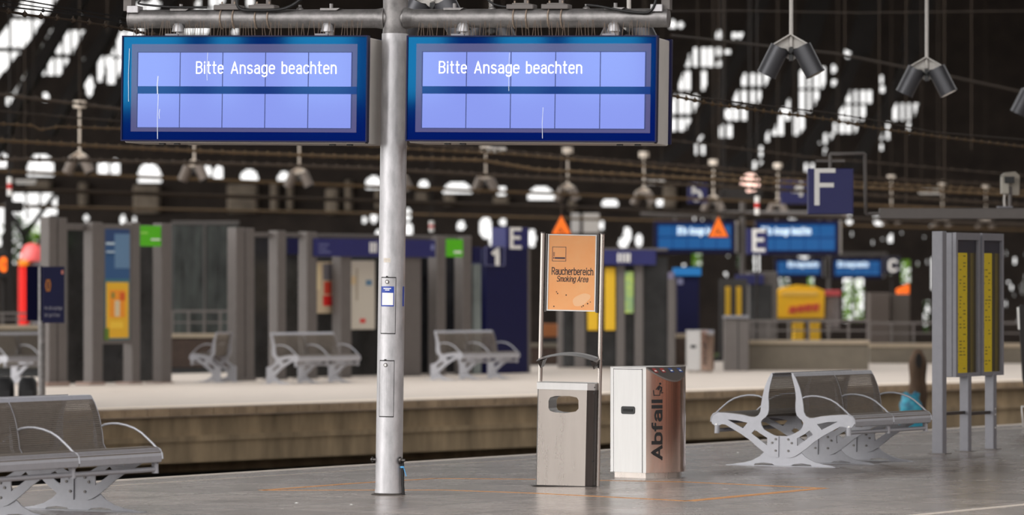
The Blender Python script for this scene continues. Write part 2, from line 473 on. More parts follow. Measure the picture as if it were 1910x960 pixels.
NE, ND = Vector((-3.11, 39.2)), Vector((9.4, 14.6)).normalized()       # edge of the near platform
FE, FD = Vector((-5.9, 59.8)), Vector((13.56, 16.3)).normalized()      # edge of the far platform
NP = Vector((ND.y, -ND.x)); FP = Vector((-FD.y, FD.x))
slab('floor', NE, ND, 9.3, -60, 130, 1, tile_floor(), inset=0.22)
slab('trim_1', NE, ND, 0.22, -60, 130, 1, coping, z0=-1.0, z1=0.0)
mb = MB()
for off, wd in ((0.72, 0.035), (8.75, 0.10)):
    a = NE + ND * -60 + NP * off; b = NE + ND * 130 + NP * off; c = b + NP * wd; e = a + NP * wd
    mb.rings([[(q.x, q.y, z) for q in (a, b, c, e)] for z in (0.0, 0.002)])
struct(mb.build('trim_2', coping))
slab('floor_2', FE, FD, 16, -60, 130, -1, far_floor, z0=-0.14)
mb = MB()
a = FE + FD * -60; b = FE + FD * 130; c = b + FP * .55; e = a + FP * .55
mb.rings([[(q.x, q.y, z) for q in (a, b, c, e)] for z in (0.0, 0.002)])
struct(mb.build('trim_4', mat('pale edge strip', (236, 220, 202), .6, var=.06, scale=3)))
mb = MB()
for (o0, z0, z1) in ((0.10, -0.42, -0.14), (0.02, -0.50, -0.42), (0.06, -0.80, -0.50), (1.2, -1.0, -0.80)):
    a = FE + FD * -60 + FP * o0; b = FE + FD * 130 + FP * o0; c = b + FP * 15.8; e = a + FP * 15.8
    mb.rings([[(q.x, q.y, z) for q in (a, b, c, e)] for z in (z0, z1)])
struct(mb.build('wall_front', concrete_wall))
mb = MB()
for i in range(150):                                                    # coping blocks and their joints
    a = FE + FD * (-20 + i * 0.45) - FP * 0.015; b = a + FD * 0.43; c = b + FP * 0.3; e = a + FP * 0.3
    mb.rings([[(q.x, q.y, z) for q in (a, b, c, e)] for z in (-0.13, -0.018)])
struct(mb.build('trim_3', mat('coping side', (176, 152, 124), .8, var=.3, scale=3)))
struct(MB().box(-140, 140, -90, 260, -1.2, -1.0).build('ground', ballast))

# far wall of the hall with its openings (Y 160)
WY = 160.0
def wp(x, y):
    p = W(x, y, WY); return (p.x, p.z)
def ell(x, y, rx, ry, n=12):
    return [wp(x + rx * math.cos(2 * math.pi * i / n), y + ry * math.sin(2 * math.pi * i / n)) for i in range(n)]
def arch(x0, x1, y0, y1):
    h = min((x1 - x0) / 2, y1 - y0)
    pts = [(x0, y1), (x1, y1)]
    for i in range(9):
        a = math.pi * i / 8
        pts.append(((x0 + x1) / 2 + (x1 - x0) / 2 * math.cos(a), y0 + h - h * math.sin(a)))
    return [wp(*p) for p in pts]
holes = []
def clip(poly, inside, cross):
    out = []
    for i in range(len(poly)):
        a, b = poly[i], poly[(i + 1) % len(poly)]
        ia, ib = inside(a), inside(b)
        if ia: out.append(a)
        if ia != ib: out.append(cross(a, b))
    return out
def strip(xb, xt, yb, yt, wid, bow, keep, pitch=15, row=52, gapx=3.0, gapy=5):
    """glazing in a slanting bay between two arch ribs, cut into lattice panes"""
    def xl(y):
        f = (yb - y) / (yb - yt); return xb + (xt - xb) * f + bow * math.sin(math.pi * f)
    ys = []
    y = yt
    while y < yb:
        ys.append(y); y += row
    x = min(xb, xt) - 30
    while x < max(xb, xt) + wid + 40:
        for y in ys:
            if random.random() > keep: continue
            p = [(x, y + gapy), (x + pitch - gapx, y + gapy), (x + pitch - gapx, min(y + row, yb)), (x, min(y + row, yb))]
            for sgn, off in ((1, 0), (-1, wid)):
                g = lambda q: sgn * (q[0] - xl(q[1]) - off)
                def cr(a, b):
                    t = g(a) / (g(a) - g(b)); return (a[0] + (b[0] - a[0]) * t, a[1] + (b[1] - a[1]) * t)
                if p: p = clip(p, lambda q: g(q) >= 0, cr)
            if len(p) >= 3:
                ar = abs(sum(p[i][0] * p[(i + 1) % len(p)][1] - p[(i + 1) % len(p)][0] * p[i][1] for i in range(len(p)))) / 2
                if ar > 60: holes.append([wp(*q) for q in p])
        x += pitch
# left bays
strip(-70, 60, 150, -30, 62, 8, 0.98, pitch=40, row=60)
strip(10, 112, 195, 20, 26, 4, 0.6)
strip(58, 108, 140, 50, 52, 2, 0.95)
strip(140, 165, 170, 0, 22, 0, 0.6)
strip(176, 245, 165, 0, 60, 4, 0.95, pitch=18)
strip(150, 176, 175, 100, 30, 0, 0.7)
strip(250, 300, 70, -40, 40, 0, 0.7)
strip(330, 390, 70, -40, 50, 0, 0.7)
strip(430, 470, 70, -40, 40, 0, 0.5)
# right bays
strip(1226, 1294, 245, 80, 52, 4, 0.93, pitch=14, row=44, gapx=5, gapy=7)
strip(1330, 1392, 262, 128, 50, 3, 0.82, pitch=14, row=32, gapx=5, gapy=7)
strip(1432, 1500, 264, 118, 54, 3, 0.86, pitch=13, row=44, gapx=5, gapy=7)
strip(1545, 1590, 246, 160, 52, 2, 0.78, pitch=13, row=32, gapx=5, gapy=6)
strip(1632, 1668, 282, 186, 48, 2, 0.68, pitch=13, row=38, gapx=6, gapy=6)
strip(1386, 1426, 318, 236, 28, 0, 0.6, pitch=12, row=28, gapx=5, gapy=6)
strip(1494, 1530, 318, 240, 30, 0, 0.5, pitch=12, row=28, gapx=5, gapy=6)
strip(1330, 1362, 232, 176, 30, 0, 0.55, pitch=13, row=22, gapx=5, gapy=6)
strip(1444, 1470, 240, 180, 26, 0, 0.5, pitch=13, row=22, gapx=6, gapy=6)
strip(1290, 1300, 300, 210, 22, 0, 0.35, pitch=12, row=26, gapx=6, gapy=6)
for i in range(18):
    holes.append(ell(random.uniform(1590, 1740), random.uniform(405, 515), random.uniform(1, 2.6), random.uniform(1.5, 4)))
for i in range(14):
    holes.append(ell(random.uniform(1868, 1915), random.uniform(430, 600), random.uniform(1, 3), random.uniform(2, 6)))
for i in range(16):
    holes.append(ell(random.uniform(1235, 1440), random.uniform(395, 520), random.uniform(1.5, 4), random.uniform(2, 5)))
for i in range(16):
    holes.append(ell(random.uniform(330, 440), random.uniform(420, 560), random.uniform(2, 4), random.uniform(4, 12)))
for x, y, rx, ry in ((1255, 45, 6, 9), (1270, 46, 5, 6), (1342, 65, 7, 9), (1370, 65, 5, 6), (1382, 67, 6, 7), (1342, 95, 6, 8), (1357, 96, 5, 6),
                     (1341, 119, 6, 6), (1581, 99, 6, 8), (1605, 98, 5, 6), (1556, 128, 5, 9), (1580, 127, 4, 6), (1556, 153, 4, 7), (1645, 148, 4, 8),
                     (1647, 166, 5, 7), (1340, 178, 6, 7), (1302, 254, 9, 9), (1462, 205, 5, 6), (210, 205, 7, 14), (166, 160, 8, 20), (84, 180, 6, 8),
                     (18, 185, 8, 12), (36, 200, 7, 10)):
    holes.append(ell(x, y, rx, ry))
# row of round-headed windows
for x0, x1, y0, y1 in ((-8, 13, 284, 312), (50, 100, 286, 328), (180, 202, 298, 322), (204, 222, 297, 324), (256, 300, 304, 342), (380, 394, 308, 330),
                       (398, 416, 309, 338), (447, 481, 316, 341), (518, 540, 319, 336), (682, 712, 328, 352), (781, 799, 336, 354), (824, 880, 338, 362),
                       (928, 944, 346, 364), (984, 1036, 347, 372), (1122, 1154, 370, 384), (1226, 1246, 366, 384)):
    holes.append(arch(x0, x1, y0, y1))
# outdoor gaps lower down
holes.append([wp(*q) for q in ((-20, 395), (8, 380), (8, 455), (-20, 470))])
holes.append([wp(*q) for q in ((22, 362), (106, 362), (106, 400), (90, 400), (90, 446), (70, 446), (66, 490), (22, 490))])
for x, y, rx, ry in ((906, 424, 11, 22), (922, 445, 10, 18), (938, 415, 6, 7), (992, 444, 7, 18), (760, 400, 7, 12), (762, 428, 8, 12), (697, 405, 7, 10),
                     (706, 436, 6, 9), (860, 421, 7, 9), (1170, 438, 7, 15), (1163, 453, 9, 10), (1192, 447, 6, 12), (1122, 420, 5, 8), (1226, 538, 11, 12),
                     (1231, 562, 9, 8), (1478, 403, 8, 6), (1640, 412, 10, 10), (1500, 477, 12, 6), (1662, 445, 5, 9), (1688, 512, 6, 12), (1585, 410, 6, 10),
                     (228, 410, 6, 10), (250, 412, 4, 7), (160, 405, 5, 7), (1380, 340, 1, 1), (680, 410, 4, 7)):
    holes.append(ell(x, y, rx, ry))
for x0, x1, y0, y1 in ((1574, 1590, 515, 600), (1594, 1612, 515, 600), (1680, 1698, 486, 530), (1452, 1474, 515, 535), (1508, 1520, 515, 534), (1722, 1736, 560, 620),
                       (1290, 1310, 470, 495), (1376, 1388, 475, 500), (1405, 1416, 472, 510), (1738, 1744, 480, 540)):
    holes.append([wp(*q) for q in ((x0, y0), (x1, y0), (x1, y1), (x0, y1))])
CX, CZ = 3 / 50.0, 4 / 50.0                                             # the wall is laid in small courses around its openings
x_0, z_0 = wp(-500, 660); x_1, z_1 = wp(2410, -260)
nx, nz_ = int((x_1 - x_0) / CX), int((z_1 - z_0) / CZ)
rows = [bytearray(nx) for _ in range(nz_)]
for h in holes:
    for j in range(max(0, int((min(p[1] for p in h) - z_0) / CZ)), min(nz_ - 1, int((max(p[1] for p in h) - z_0) / CZ)) + 1):
        zc = z_0 + (j + .5) * CZ
        xs = []
        for i in range(len(h)):
            a, b = h[i], h[(i + 1) % len(h)]
            if (a[1] > zc) != (b[1] > zc): xs.append(a[0] + (b[0] - a[0]) * (zc - a[1]) / (b[1] - a[1]))
        xs.sort()
        for a, b in zip(xs[::2], xs[1::2]):
            for i in range(max(0, int((a - x_0) / CX + .5)), min(nx, int((b - x_0) / CX + .5))): rows[j][i] = 1
mb = MB()
j = 0
while j < nz_:
    k = j + 1
    while k < nz_ and rows[k] == rows[j]: k += 1
    i = 0
    while i < nx:
        if rows[j][i]: i += 1; continue
        e = i
        while e < nx and not rows[j][e]: e += 1
        mb.box(x_0 + i * CX, x_0 + e * CX, WY, WY + 0.4, z_0 + j * CZ, z_0 + k * CZ)
        i = e
    j = k
struct(mb.build('wall_back', dark_wall))
for i, (y0, y1) in enumerate(((26, 63), (82, 99), (126, 168))):                     # unseen hall roof, its open gaps placed to light the far platform
    struct(MB().box(-90, 60, y0, y1, 15.5, 15.9).build(('ceiling', 'ceiling_2', 'ceiling_3')[i], dark_wall))
struct(MB().box(40, 40.6, 66, 168, -1, 15.6).build('wall_right_added', brick_dark))  # unseen wall, added to darken right-hand faces and reflections
struct(MB().box(40, 40.6, -30, 66, -1, 5.4).build('wall_right_added_2', mat('reddish brick', (150, 98, 78), .85, var=.25, scale=2)))  # unseen low wall, added for a reddish reflection in the bin front
mb = MB()
for y in (-24, -12, 0, 11, 22, 28, 34, 39, 42.2, 46, 49, 54, 60): mb.box(39.4, 40, y, y + 1.1, -1, 5.6)
struct(mb.build('trim_5', dark_iron))  # unseen columns, added as dark stripes in the bin's reflection
mb = MB()
mb.box(-95, 40, -70, -69, -1, 9.3)
for x, wd in ((-90, 2), (-80, 2.5), (-72, .8), (-69.5, 1.6), (-64.5, .5), (-60.6, 1.7), (-56.5, .5), (-52.6, 2.2), (-47, .6), (-40, 3), (-30, 2), (-20, 3), (-8, 2), (6, 3), (20, 2.5), (32, 2)): mb.box(x, x + wd, -70, -69.2, 9.3, 17)
mb.box(-95, 40, -70, -69.2, 13.2, 13.6)
mb.box(-95, 40, -70, -69.2, 17, 19)
struct(mb.build('wall_rear_added', dark_wall))  # unseen block behind the camera, added for dark bands in the display reflections

masonry = mat('dusty arcade masonry', (150, 136, 120), .9, var=.35, scale=1.2)
k_ = 30
for x0, x1, y0, y1 in ((52, 98, 336, 352), (148, 166, 340, 384), (250, 300, 345, 398), (425, 482, 344, 398), (505, 520, 340, 396), (536, 548, 340, 392), (608, 632, 352, 400), (644, 658, 336, 394),
                       (775, 800, 358, 376), (828, 850, 362, 384), (920, 950, 366, 384), (1060, 1076, 372, 396), (1208, 1220, 368, 396), (1236, 1262, 346, 388), (1330, 1350, 392, 420), (700, 712, 354, 390)):
    a, b = wp(x0, y1), wp(x1, y0)
    struct(MB().cbox(a[0], b[0], WY - .5, WY - .05, a[1], b[1], .1).build('trim_%d' % k_, masonry)); k_ += 1
# arch ribs of the hall roof in front of the wall
def rib(px, Y, wd, dp):
    mb = MB()
    for i in range(len(px) - 1):
        mb.bar(W(px[i][0], px[i][1], Y), W(px[i + 1][0], px[i + 1][1], Y), wd, dp)
    return mb
n = 1
for px, wd in (([(-30, 330), (40, 180), (110, 60), (190, -60)], .9), ([(90, 250), (160, 130), (215, 40), (270, -60)], .8),
               ([(190, 240), (240, 130), (300, 30), (350, -50)], .7), ([(1200, 330), (1290, 260), (1350, 160), (1400, 60), (1440, -40)], .8),
               ([(1330, 340), (1400, 280), (1450, 190), (1500, 90), (1540, -40)], .8), ([(1440, 350), (1500, 290), (1560, 190), (1600, 100), (1640, -40)], .8),
               ([(1540, 360), (1600, 300), (1650, 210), (1700, 100), (1730, -40)], .8)):
    o = rib(px, 150, wd, .4).build('beam_%d' % n, dark_iron); struct(o); n += 1

# ------------------------------------------------------------------ gantry with two departure displays
LEAN = R(0.8)
A_D = R(14.5)
GP = W(725, 922, 35.7); GP.z = 0
GM = Matrix.Translation(GP) @ Matrix.Rotation(LEAN, 4, 'Y') @ Matrix.Rotation(-A_D, 4, 'Z')
GI = GM.inverted()
def g_px(v):
    p = GM @ Vector(v)
    return 955 + F * p.x / p.y, HY - F * (p.z - CAMZ) / p.y
def g_loc(x, y, b):
    """place in the gantry's own axes, on its vertical plane at depth b, that shows at x, y"""
    o = GI @ Vector((0, 0, CAMZ)); d = (GI.to_3x3() @ Vector(((x - 955) / F, 1, (HY - y) / F)))
    t = (b - o.y) / d.y
    return o + d * t

def sasin(v): return math.asin(max(-.995, min(.995, v)))
mast = thing('display_mast', 'galvanised tubular mast with crossbeam standing in front of two blue departure displays', 'mast', mat4=GM)
pt = g_loc(733, 63, 0).z
mb = MB()
mb.lathe([(0.118, 0.0), (0.116, 0.03), (0.112, 0.06), (0.110, pt)], 40)
mb.build('pole', galv, mast)
mb = MB(); mb.lathe([(0.103, pt), (0.104, pt + .004), (0.100, pt + .10), (0.104, pt + .28), (0.107, pt + 0.9)], 40)
mb.build('pole_top', galv_dirty, mast)
mb = MB(); mb.lathe([(0.150, 0.0), (0.138, .006), (0.122, .012), (0.118, .016)], 24)
mb.build('base_seal', mat('dirty base seal', (70, 64, 60), .9, var=.4, scale=40, bump=.5), mast)
bl = g_loc(243, 38, 0); br_ = g_loc(1246, 31, 0)
zb = (bl.z + br_.z) / 2
mb = MB(); mb.T = Matrix.Rotation(R(90), 4, 'Y')
BR = 0.078
beam = MB()
for x0, x1 in ((bl.x, -0.02), (0.02, br_.x)):
    n_ = 14
    beam.tube([(x0 + (x1 - x0) * i / n_, 0, zb) for i in range(n_ + 1)], BR, 32)
bo = beam.build('crossbeam', galv_dirty, mast)
for x in (bl.x, br_.x):
    MB().tube([(x - .006, 0, zb), (x + .006, 0, zb)], BR + .003, 32).build('end_cap', galv_dirty, mast)
for s in (-1, 1):                                                       # flared joints between pole and beam
    MB().tube([(s * .085, 0, zb), (s * .11, 0, zb), (s * .16, 0, zb)], [.098, .088, .079], 32).build('joint_collar', galv_dirty, mast)
for (cx, ya, yb_) in ((723, 518, 621), (720, 673, 776)):               # two service hatches with their locks
    q0 = g_loc(cx, yb_, -.11); q1 = g_loc(cx, ya, -.11)
    a0 = sasin(g_loc(cx - 13, yb_, -.1).x / .1105); a1 = sasin(g_loc(cx + 13, yb_, -.1).x / .1105)
    view = R(14.5)
    mb = MB()
    def arcring(r, z, a, b, k=8):
        return [(r * math.sin(a + (b - a) * i / k), -r * math.cos(a + (b - a) * i / k), z) for i in range(k + 1)]
    mb.smooth = False
    g1 = mb
    ra = arcring(.1118, q0.z, a0, a1); rb = arcring(.1118, q1.z, a0, a1); ia = arcring(.106, q0.z, a0, a1); ib = arcring(.106, q1.z, a0, a1)
    mb.rings([ra + ia[::-1], rb + ib[::-1]])
    h = mb.build('service_hatch', galv, mast)
    rim = MB()
    for (u0, u1, z0, z1) in ((a0 - .03, a0, q0.z, q1.z), (a1, a1 + .045, q0.z, q1.z), (a0 - .015, a1 + .045, q1.z - .001, q1.z + .008), (a0 - .015, a1 + .045, q0.z - .008, q0.z + .001)):
        ra = arcring(.1124, z0, u0, u1, 6); rb = arcring(.1124, z1, u0, u1, 6); ia = arcring(.108, z0, u0, u1, 6); ib = arcring(.108, z1, u0, u1, 6)
        rim.rings([ra + ia[::-1], rb + ib[::-1]])
    rim.build('joint_line', black_print, h)
    am = (a0 + a1) / 2 - .05
    lx, ly = .112 * math.sin(am), -.112 * math.cos(am)
    dirv = Vector((math.sin(am), -math.cos(am), 0))
    c = Vector((lx, ly, q1.z - .033))
    MB().tube([c - dirv * .004, c + dirv * .006], .017, 14).build('lock_ring', steel_dark, h)
    MB().tube([c + dirv * .004, c + dirv * .009], .010, 12).build('lock', steel_light, h)
    MB().box(lx - .012, lx + .006, ly - .004, ly + .01, q1.z + .002, q1.z + .016).build('latch', black_plastic, h)
def pole_patch(x0, x1, y0, y1, m, name, r, par):
    q0 = g_loc(x0, y1, -.1); q1 = g_loc(x1, y0, -.1)
    a0 = sasin(q0.x / .111); a1 = sasin(q1.x / .111)
    mb = MB()
    ra = arcring(r, q0.z, a0, a1); rb = arcring(r, q1.z, a0, a1); ia = arcring(r - .002, q0.z, a0, a1); ib = arcring(r - .002, q1.z, a0, a1)
    mb.rings([ra + ia[::-1], rb + ib[::-1]])
    return mb.build(name, m, par)
sticker_blue = mat('sticker blue', (34, 66, 160), .4)
st = pole_patch(711, 735, 534, 571, sticker_blue, 'sticker', .1134, mast)
pole_patch(713, 733.5, 546, 568.5, white_paint, 'white_panel', .1142, st)
for i, (x0, x1) in enumerate(((716, 730), (719, 727))): pole_patch(x0, x1, 537 + i * 3, 538.5 + i * 3, white_paint, 'printed_line', .1142, st)
st = pole_patch(746.5, 752.5, 534, 571, sticker_blue, 'sticker', .1134, mast)
pole_patch(748, 752.5, 546, 568.5, white_paint, 'white_panel', .1142, st)
pole_patch(716, 729, 481, 489, mat('small worn plate', (206, 196, 184), .5, var=.1, scale=60), 'number_plate', .1128, mast)
q = g_loc(752, 858, -.02)
MB().tube([(-.150, -.03, q.z), (-.100, -.03, q.z)], .014, 10).tube([(-.142, -.03, q.z), (-.134, -.03, q.z)], .024, 8).build('earthing_bolt', steel_dark, mast)
MB().tube([(.10, -.05, q.z), (.150, -.05, q.z)], .014, 10).tube([(.105, -.05, q.z), (.120, -.05, q.z)], .030, 12).build('earthing_bolt', steel_dark, mast)
MB().tube([(.122, -.03, q.z), (.126, -.03, q.z - .05), (.128, -.03, q.z - .2), (.135, -.03, .01)], .014, 10).build('cable_duct', black_cable, mast)
MB().tube([(.112, -.046, q.z - .058), (.142, -.046, q.z - .056)], .009, 8).tube([(.138, -.046, q.z - .056), (.150, -.046, q.z - .09), (.162, -.046, q.z - .13)], .004, 6).build(
    'cable_tie', mat('light blue cable tie', (84, 164, 220), .4), mast)
# fittings on top of the beam
for x in (427, 492, 973, 1038):
    c = g_loc(x, 25, 0).x
    mb = MB(); mb.cbox(c - .115, c + .115, -.07, .07, zb + BR - .006, zb + BR + .034, .006)
    mb.box(c - .07, c + .07, -.05, .05, zb + BR + .03, zb + BR + .045)
    p = mb.build('clamp_plate', grey_paint_dark, mast)
    for s in (-1, 1):
        mb = MB(); mb.tube([(c + s * .055, -(BR + .006) * math.cos(a), zb + (BR + .006) * math.sin(a)) for a in [R(80 - 20 * i) for i in range(9)]], .007, 6)
        mb.tube([(c + s * .055, -.02, zb + BR + .03), (c + s * .055, -.02, zb + BR + .065)], .008, 6)
        mb.build('u_bolt', mat('rusty bolt', (150, 134, 120), .6, .4, var=.3, scale=40), p)
    MB().tube([(c + .04, 0, zb + BR + .03), (c + .04, 0, zb + BR + .5)], .022, 10).build('upright', grey_paint_dark, p)
for x in (340, 620, 850, 1150):
    c = g_loc(x, 25, 0).x
    mb = MB(); mb.prism([(c - .09, zb + BR - .012), (c + .05, zb + BR - .012), (c + .08, zb + BR + .006), (c - .09, zb + BR + .006)], -.06, .06)
    mb.tube([(c - .005, -.02, zb + BR), (c - .005, -.02, zb + BR + .045)], .016, 10)
    mb.build('lug_plate', galv_dirty, mast)
for x in (560, 918, 1094):
    c = g_loc(x, 25, 0).x
    MB().lathe([(.03, 0), (.028, .012), (.014, .02), (.014, .04)], 12, (c, -.01, zb + BR - .004)).build('cable_gland', galv_dirty, mast)
for x, s in ((253, -1), (1228, 1)):
    c = g_loc(x, 25, 0).x
    MB().cbox(c - .05, c + .05, -.085, .05, zb + BR - .03, zb + BR + .03, .005).build('end_bracket', galv, mast)
    mb = MB(); mb.box(c + s * .03, c + s * .10, -.03, .07, zb + BR - .01, zb + BR + .42); mb.build('end_upright', grey_paint_dark, mast)
    mb = MB()
    x0, x1 = sorted((c - s * .02, c + s * .32))
    mb.prism([(x0, zb + BR + .115), (x1, zb + BR + .115), (x1 + .03, zb + BR + .16), (x1 + .03, zb + BR + .36), (x0 - .03, zb + BR + .36), (x0 - .03, zb + BR + .16)], -.09, .11)
    mb.build('equipment_housing', housing_grey, mast)  # closed equipment housing on the beam end, holds no lamp
def g_cable(pts, b, r):
    P = [g_loc(x, y, b) for x, y in pts]
    out = []
    for i in range(len(P) - 1):
        for k in range(4):
            t = k / 4
            p0 = P[max(i - 1, 0)]; p1 = P[i]; p2 = P[i + 1]; p3 = P[min(i + 2, len(P) - 1)]
            out.append(0.5 * ((2 * p1) + (p2 - p0) * t + (2 * p0 - 5 * p1 + 4 * p2 - p3) * t * t + (3 * p1 - p0 - 3 * p2 + p3) * t ** 3))
    out.append(P[-1])
    MB().tube(out, r, 8).build('black_cable', black_cable, mast)
g_cable([(262, 0), (258, 6), (272, 9), (320, 13), (386, 14)], -.08, .009)
g_cable([(443, -8), (443, 10), (452, 18), (470, 19), (520, 18), (545, 10), (562, -2)], -.09, .013)
g_cable([(905, -4), (922, 8), (940, 12), (955, 12)], -.02, .009)
g_cable([(1094, 9), (1120, 12), (1160, 20), (1200, 24), (1214, 20), (1222, 6), (1224, -6)], -.09, .011)

def display(x0, x1, cells, rows_, txt, lab):
    """one hanging departure display, in the gantry's axes"""
    fr = -0.30                                                          # front plane
    yt, yb2 = 66.0, 264.0
    a = g_loc(x0, (yt + yb2) / 2, fr).x; b = g_loc(x1, (yt + yb2) / 2, fr).x
    mid = (x0 + x1) / 2
    zt = g_loc(mid, yt, fr).z; z0 = g_loc(mid, yb2, fr).z
    d = thing('platform_display', lab, 'display', mat4=GM, group='twin departure displays')
    gx = lambda x: g_loc(x, 165, fr).x
    gz = lambda y: g_loc(mid, y, fr).z
    mb = MB(); mb.cbox(a + .015, b - .02, fr + .06, .25, z0 - .012, zt - .012, .012)
    hs = mb.build('housing', housing_grey, d)
    MB().box(b - .024, b - .012, fr + .05, fr + .09, z0 - .008, zt - .01).build('seam', black_print, hs)
    MB().cbox(a, b, .24, .30, z0, zt, .008).build('rear_frame', navy, d)
    for c in (a + .33, a + .46, b - .33, b - .18):
        MB().box(c - .022, c + .022, fr + .10, fr + .15, z0 - .024, z0 - .010).build('bracket_foot', black_plastic, hs)
    MB().tube([(b - .021, fr + .12, z0 + .05), (b - .016, fr + .12, z0 + .05)], .008, 10).build('screw', black_print, hs)
    t = 0.011
    mb = MB()
    mb.prism([(a, z0), (b, z0), (b, zt), (a, zt)], fr, fr + .07, [[(a + t, z0 + t), (a + t, zt - t), (b - t, zt - t), (b - t, z0 + t)]])
    mb.build('front_frame', navy, d)
    sc = MB().box(a + t, b - t, fr + .012, fr + .03, z0 + t, zt - t).build('screen', bezel_blue, d)
    (cx0, cx1), (ra, rb) = cells, rows_
    k = 0.5 * (gx(cx0 + 10) - gx(cx0))
    sx0, sx1, sz0, sz1 = gx(cx0 - 12), gx(cx1 + 10), gz(rb[1] + 8), gz(ra[0] - 16)
    MB().box(sx0, sx1, fr + .010, fr + .014, sz0, sz1).build('screen_surround', mount_lilac, sc)
    MB().box(gx(cx0), sx1, fr + .0085, fr + .0105, gz(rb[0]), gz(ra[1])).build('screen_band', band_blue, sc)
    for (ya, yb_) in (ra, rb):
        for i in range(5):
            c0 = gx(cx0) + (gx(cx1) - gx(cx0)) * i / 5 + .004; c1 = gx(cx0) + (gx(cx1) - gx(cx0)) * (i + 1) / 5 - .004
            MB().box(c0, c1, fr + .006, fr + .010, gz(yb_), gz(ya)).build('display_cell', cell_glow, sc)
    mb = MB(); mb.box(gx(cx0) - .006, gx(cx1) + .006, fr + .009, fr + .0099, gz(ra[1]) - .006, gz(ra[0]) + .006)
    mb.box(gx(cx0) - .006, gx(cx1) + .006, fr + .009, fr + .0099, gz(rb[1]) - .006, gz(rb[0]) + .006)
    mb.build('cell_gap', mat('cell gap blue', (18, 44, 110), .3), sc)
    words_, tx, yb_, yc = txt
    for wtxt, xa, xb_, desc in words_:
        mb = MB()
        put_strokes(mb, wtxt, gx(xa), gx(xb_), gz(yb_), gz(yc), fr + .004, wt=.68)
        mb.build('lettering', white_glow, sc)
    for xs_, ys0, ys1, wd_ in (((293, 142, 176, 2.0), (294, 176, 260, 1.2), (385, 98, 150, 1.0), (239, 90, 190, 1.0), (297, 204, 222, 1.2)) if x0 < 700 else ((1012, 200, 258, .9), (948, 98, 170, .8))):
        mb = MB(); X_ = gx(xs_); k_ = wd_ / 224 / 2
        mb.rings([[(X_ + ox - k_, fr + .003, gz(y_)), (X_ + ox + k_, fr + .003, gz(y_)), (X_ + ox + k_, fr + .0045, gz(y_)), (X_ + ox - k_, fr + .0045, gz(y_))] for y_, ox in ((ys0, .006), ((ys0 + ys1) / 2, 0), (ys1, .004))])
        mb.build('scratch', pale_scratch, sc)
    # hangers between beam and housing
    for x in (a + .42, b - .42):
        mb = MB(); mb.tube([(x, -.02, zt - .02), (x, -.02, zb - .05)], .034, 14)
        mb.lathe([(.055, 0), (.05, .02), (.045, .05), (.03, .07)], 16, (x, -.075, zb - BR - .035))
        hg = mb.build('hanger', galv, d)
        MB().box(x - .055, x + .055, fr + .05, fr + .09, zt - .012, zt + .018).build('hanger_foot', grey_paint, hg)
    # strips of bird spikes along the top edge
    n_ = max(1, int((b - a - .1) / .21))
    for i in range(n_):
        s0 = a + .05 + i * (b - a - .1) / n_
        mb = MB(); mb.box(s0, s0 + .2, fr + .095, fr + .115, zt - .012, zt - .006)
        for j in range(7):
            px = s0 + .015 + j * .027
            mb.tube([(px, fr + .105, zt - .01), (px + random.uniform(-.02, .02), fr + .105 + random.uniform(-.03, .03), zt + random.uniform(.10, .135))], .0024, 4)
        mb.build('spike_strip', mat_spike, d)
    return d
pale_scratch = mat('pale scratch', (214, 222, 240), .4)
mat_spike = mat('rusty bird spikes', (128, 112, 100), .5, .5)
display(226, 685, (256, 655), ((98, 161), (175, 238)),
        ([('Bitte', 365, 415, 0), ('Ansage', 430, 511, 1), ('beachten', 524.5, 626, 0)], 0, 136.5, 115.5),
        'blue departure display hanging left of the tubular mast')
display(757, 1225, (787, 1203), ((97, 161), (175, 239)),
        ([('Bitte', 818, 869, 0), ('Ansage', 884, 967, 1), ('beachten', 980.5, 1084, 0)], 0, 136, 115),
        'blue departure display hanging right of the tubular mast')

# ------------------------------------------------------------------ smoking area post with its bin
SP = G(1059, 906)
SM = Matrix.Translation(SP) @ Matrix.Rotation(R(1.15), 4, 'Y') @ Matrix.Rotation(R(-13), 4, 'Z')
SI = SM.inverted()
def s_loc(x, y, b=0.0):
    o = SI @ Vector((0, 0, CAMZ)); d = SI.to_3x3() @ Vector(((x - 955) / F, 1, (HY - y) / F))
    return o + d * ((b - o.y) / d.y)
sm = thing('smoking_area_post', 'steel smoking area post with orange sign panel above a slim waste bin', 'sign post', mat4=SM)
e0 = s_loc(997, 905).x; e1 = s_loc(1121, 907).x
MB().cbox(e0, e1, -.16, .16, 0, .008, .003).build('base_plate', steel_dark, sm)
pl = s_loc(1004, 880).x; pr = s_loc(1115, 880).x
zt = s_loc(1070, 436).z
zs0, zs1 = s_loc(1066, 580).z, s_loc(1070, 437).z
for x, k in ((pl, 1), (pr, -1)):
    mb = MB(); mb.tube([(x, 0, .006), (x, 0, zt + .004)], .0195, 20); o = mb.build('post', steel, sm)
    MB().tube([(x, 0, zt), (x, 0, zt + .012)], .021, 20).build('post_cap', steel_dark, o)
    x2 = x + k * .036
    MB().tube([(x2, .004, zs0 - .01), (x2, .004, zt)], .014, 14).build('clamp_tube', steel_dark, o)
xa, xb = pl + .048, pr - .048
mb = MB(); tt = .010
mb.prism([(xa, zs0), (xb, zs0), (xb, zs1), (xa, zs1)], -.014, .014, [[(xa + tt, zs0 + tt), (xa + tt, zs1 - tt), (xb - tt, zs1 - tt), (xb - tt, zs0 + tt)]])
mb.build('panel_frame', steel_light, sm)
pn = MB().box(xa + tt, xb - tt, -.009, .009, zs0 + tt, zs1 - tt).build('sign_panel', orange_panel, sm)
sx = lambda x, y: s_loc(x, y, -.0105).x
sz = lambda x, y: s_loc(x, y, -.0105).z
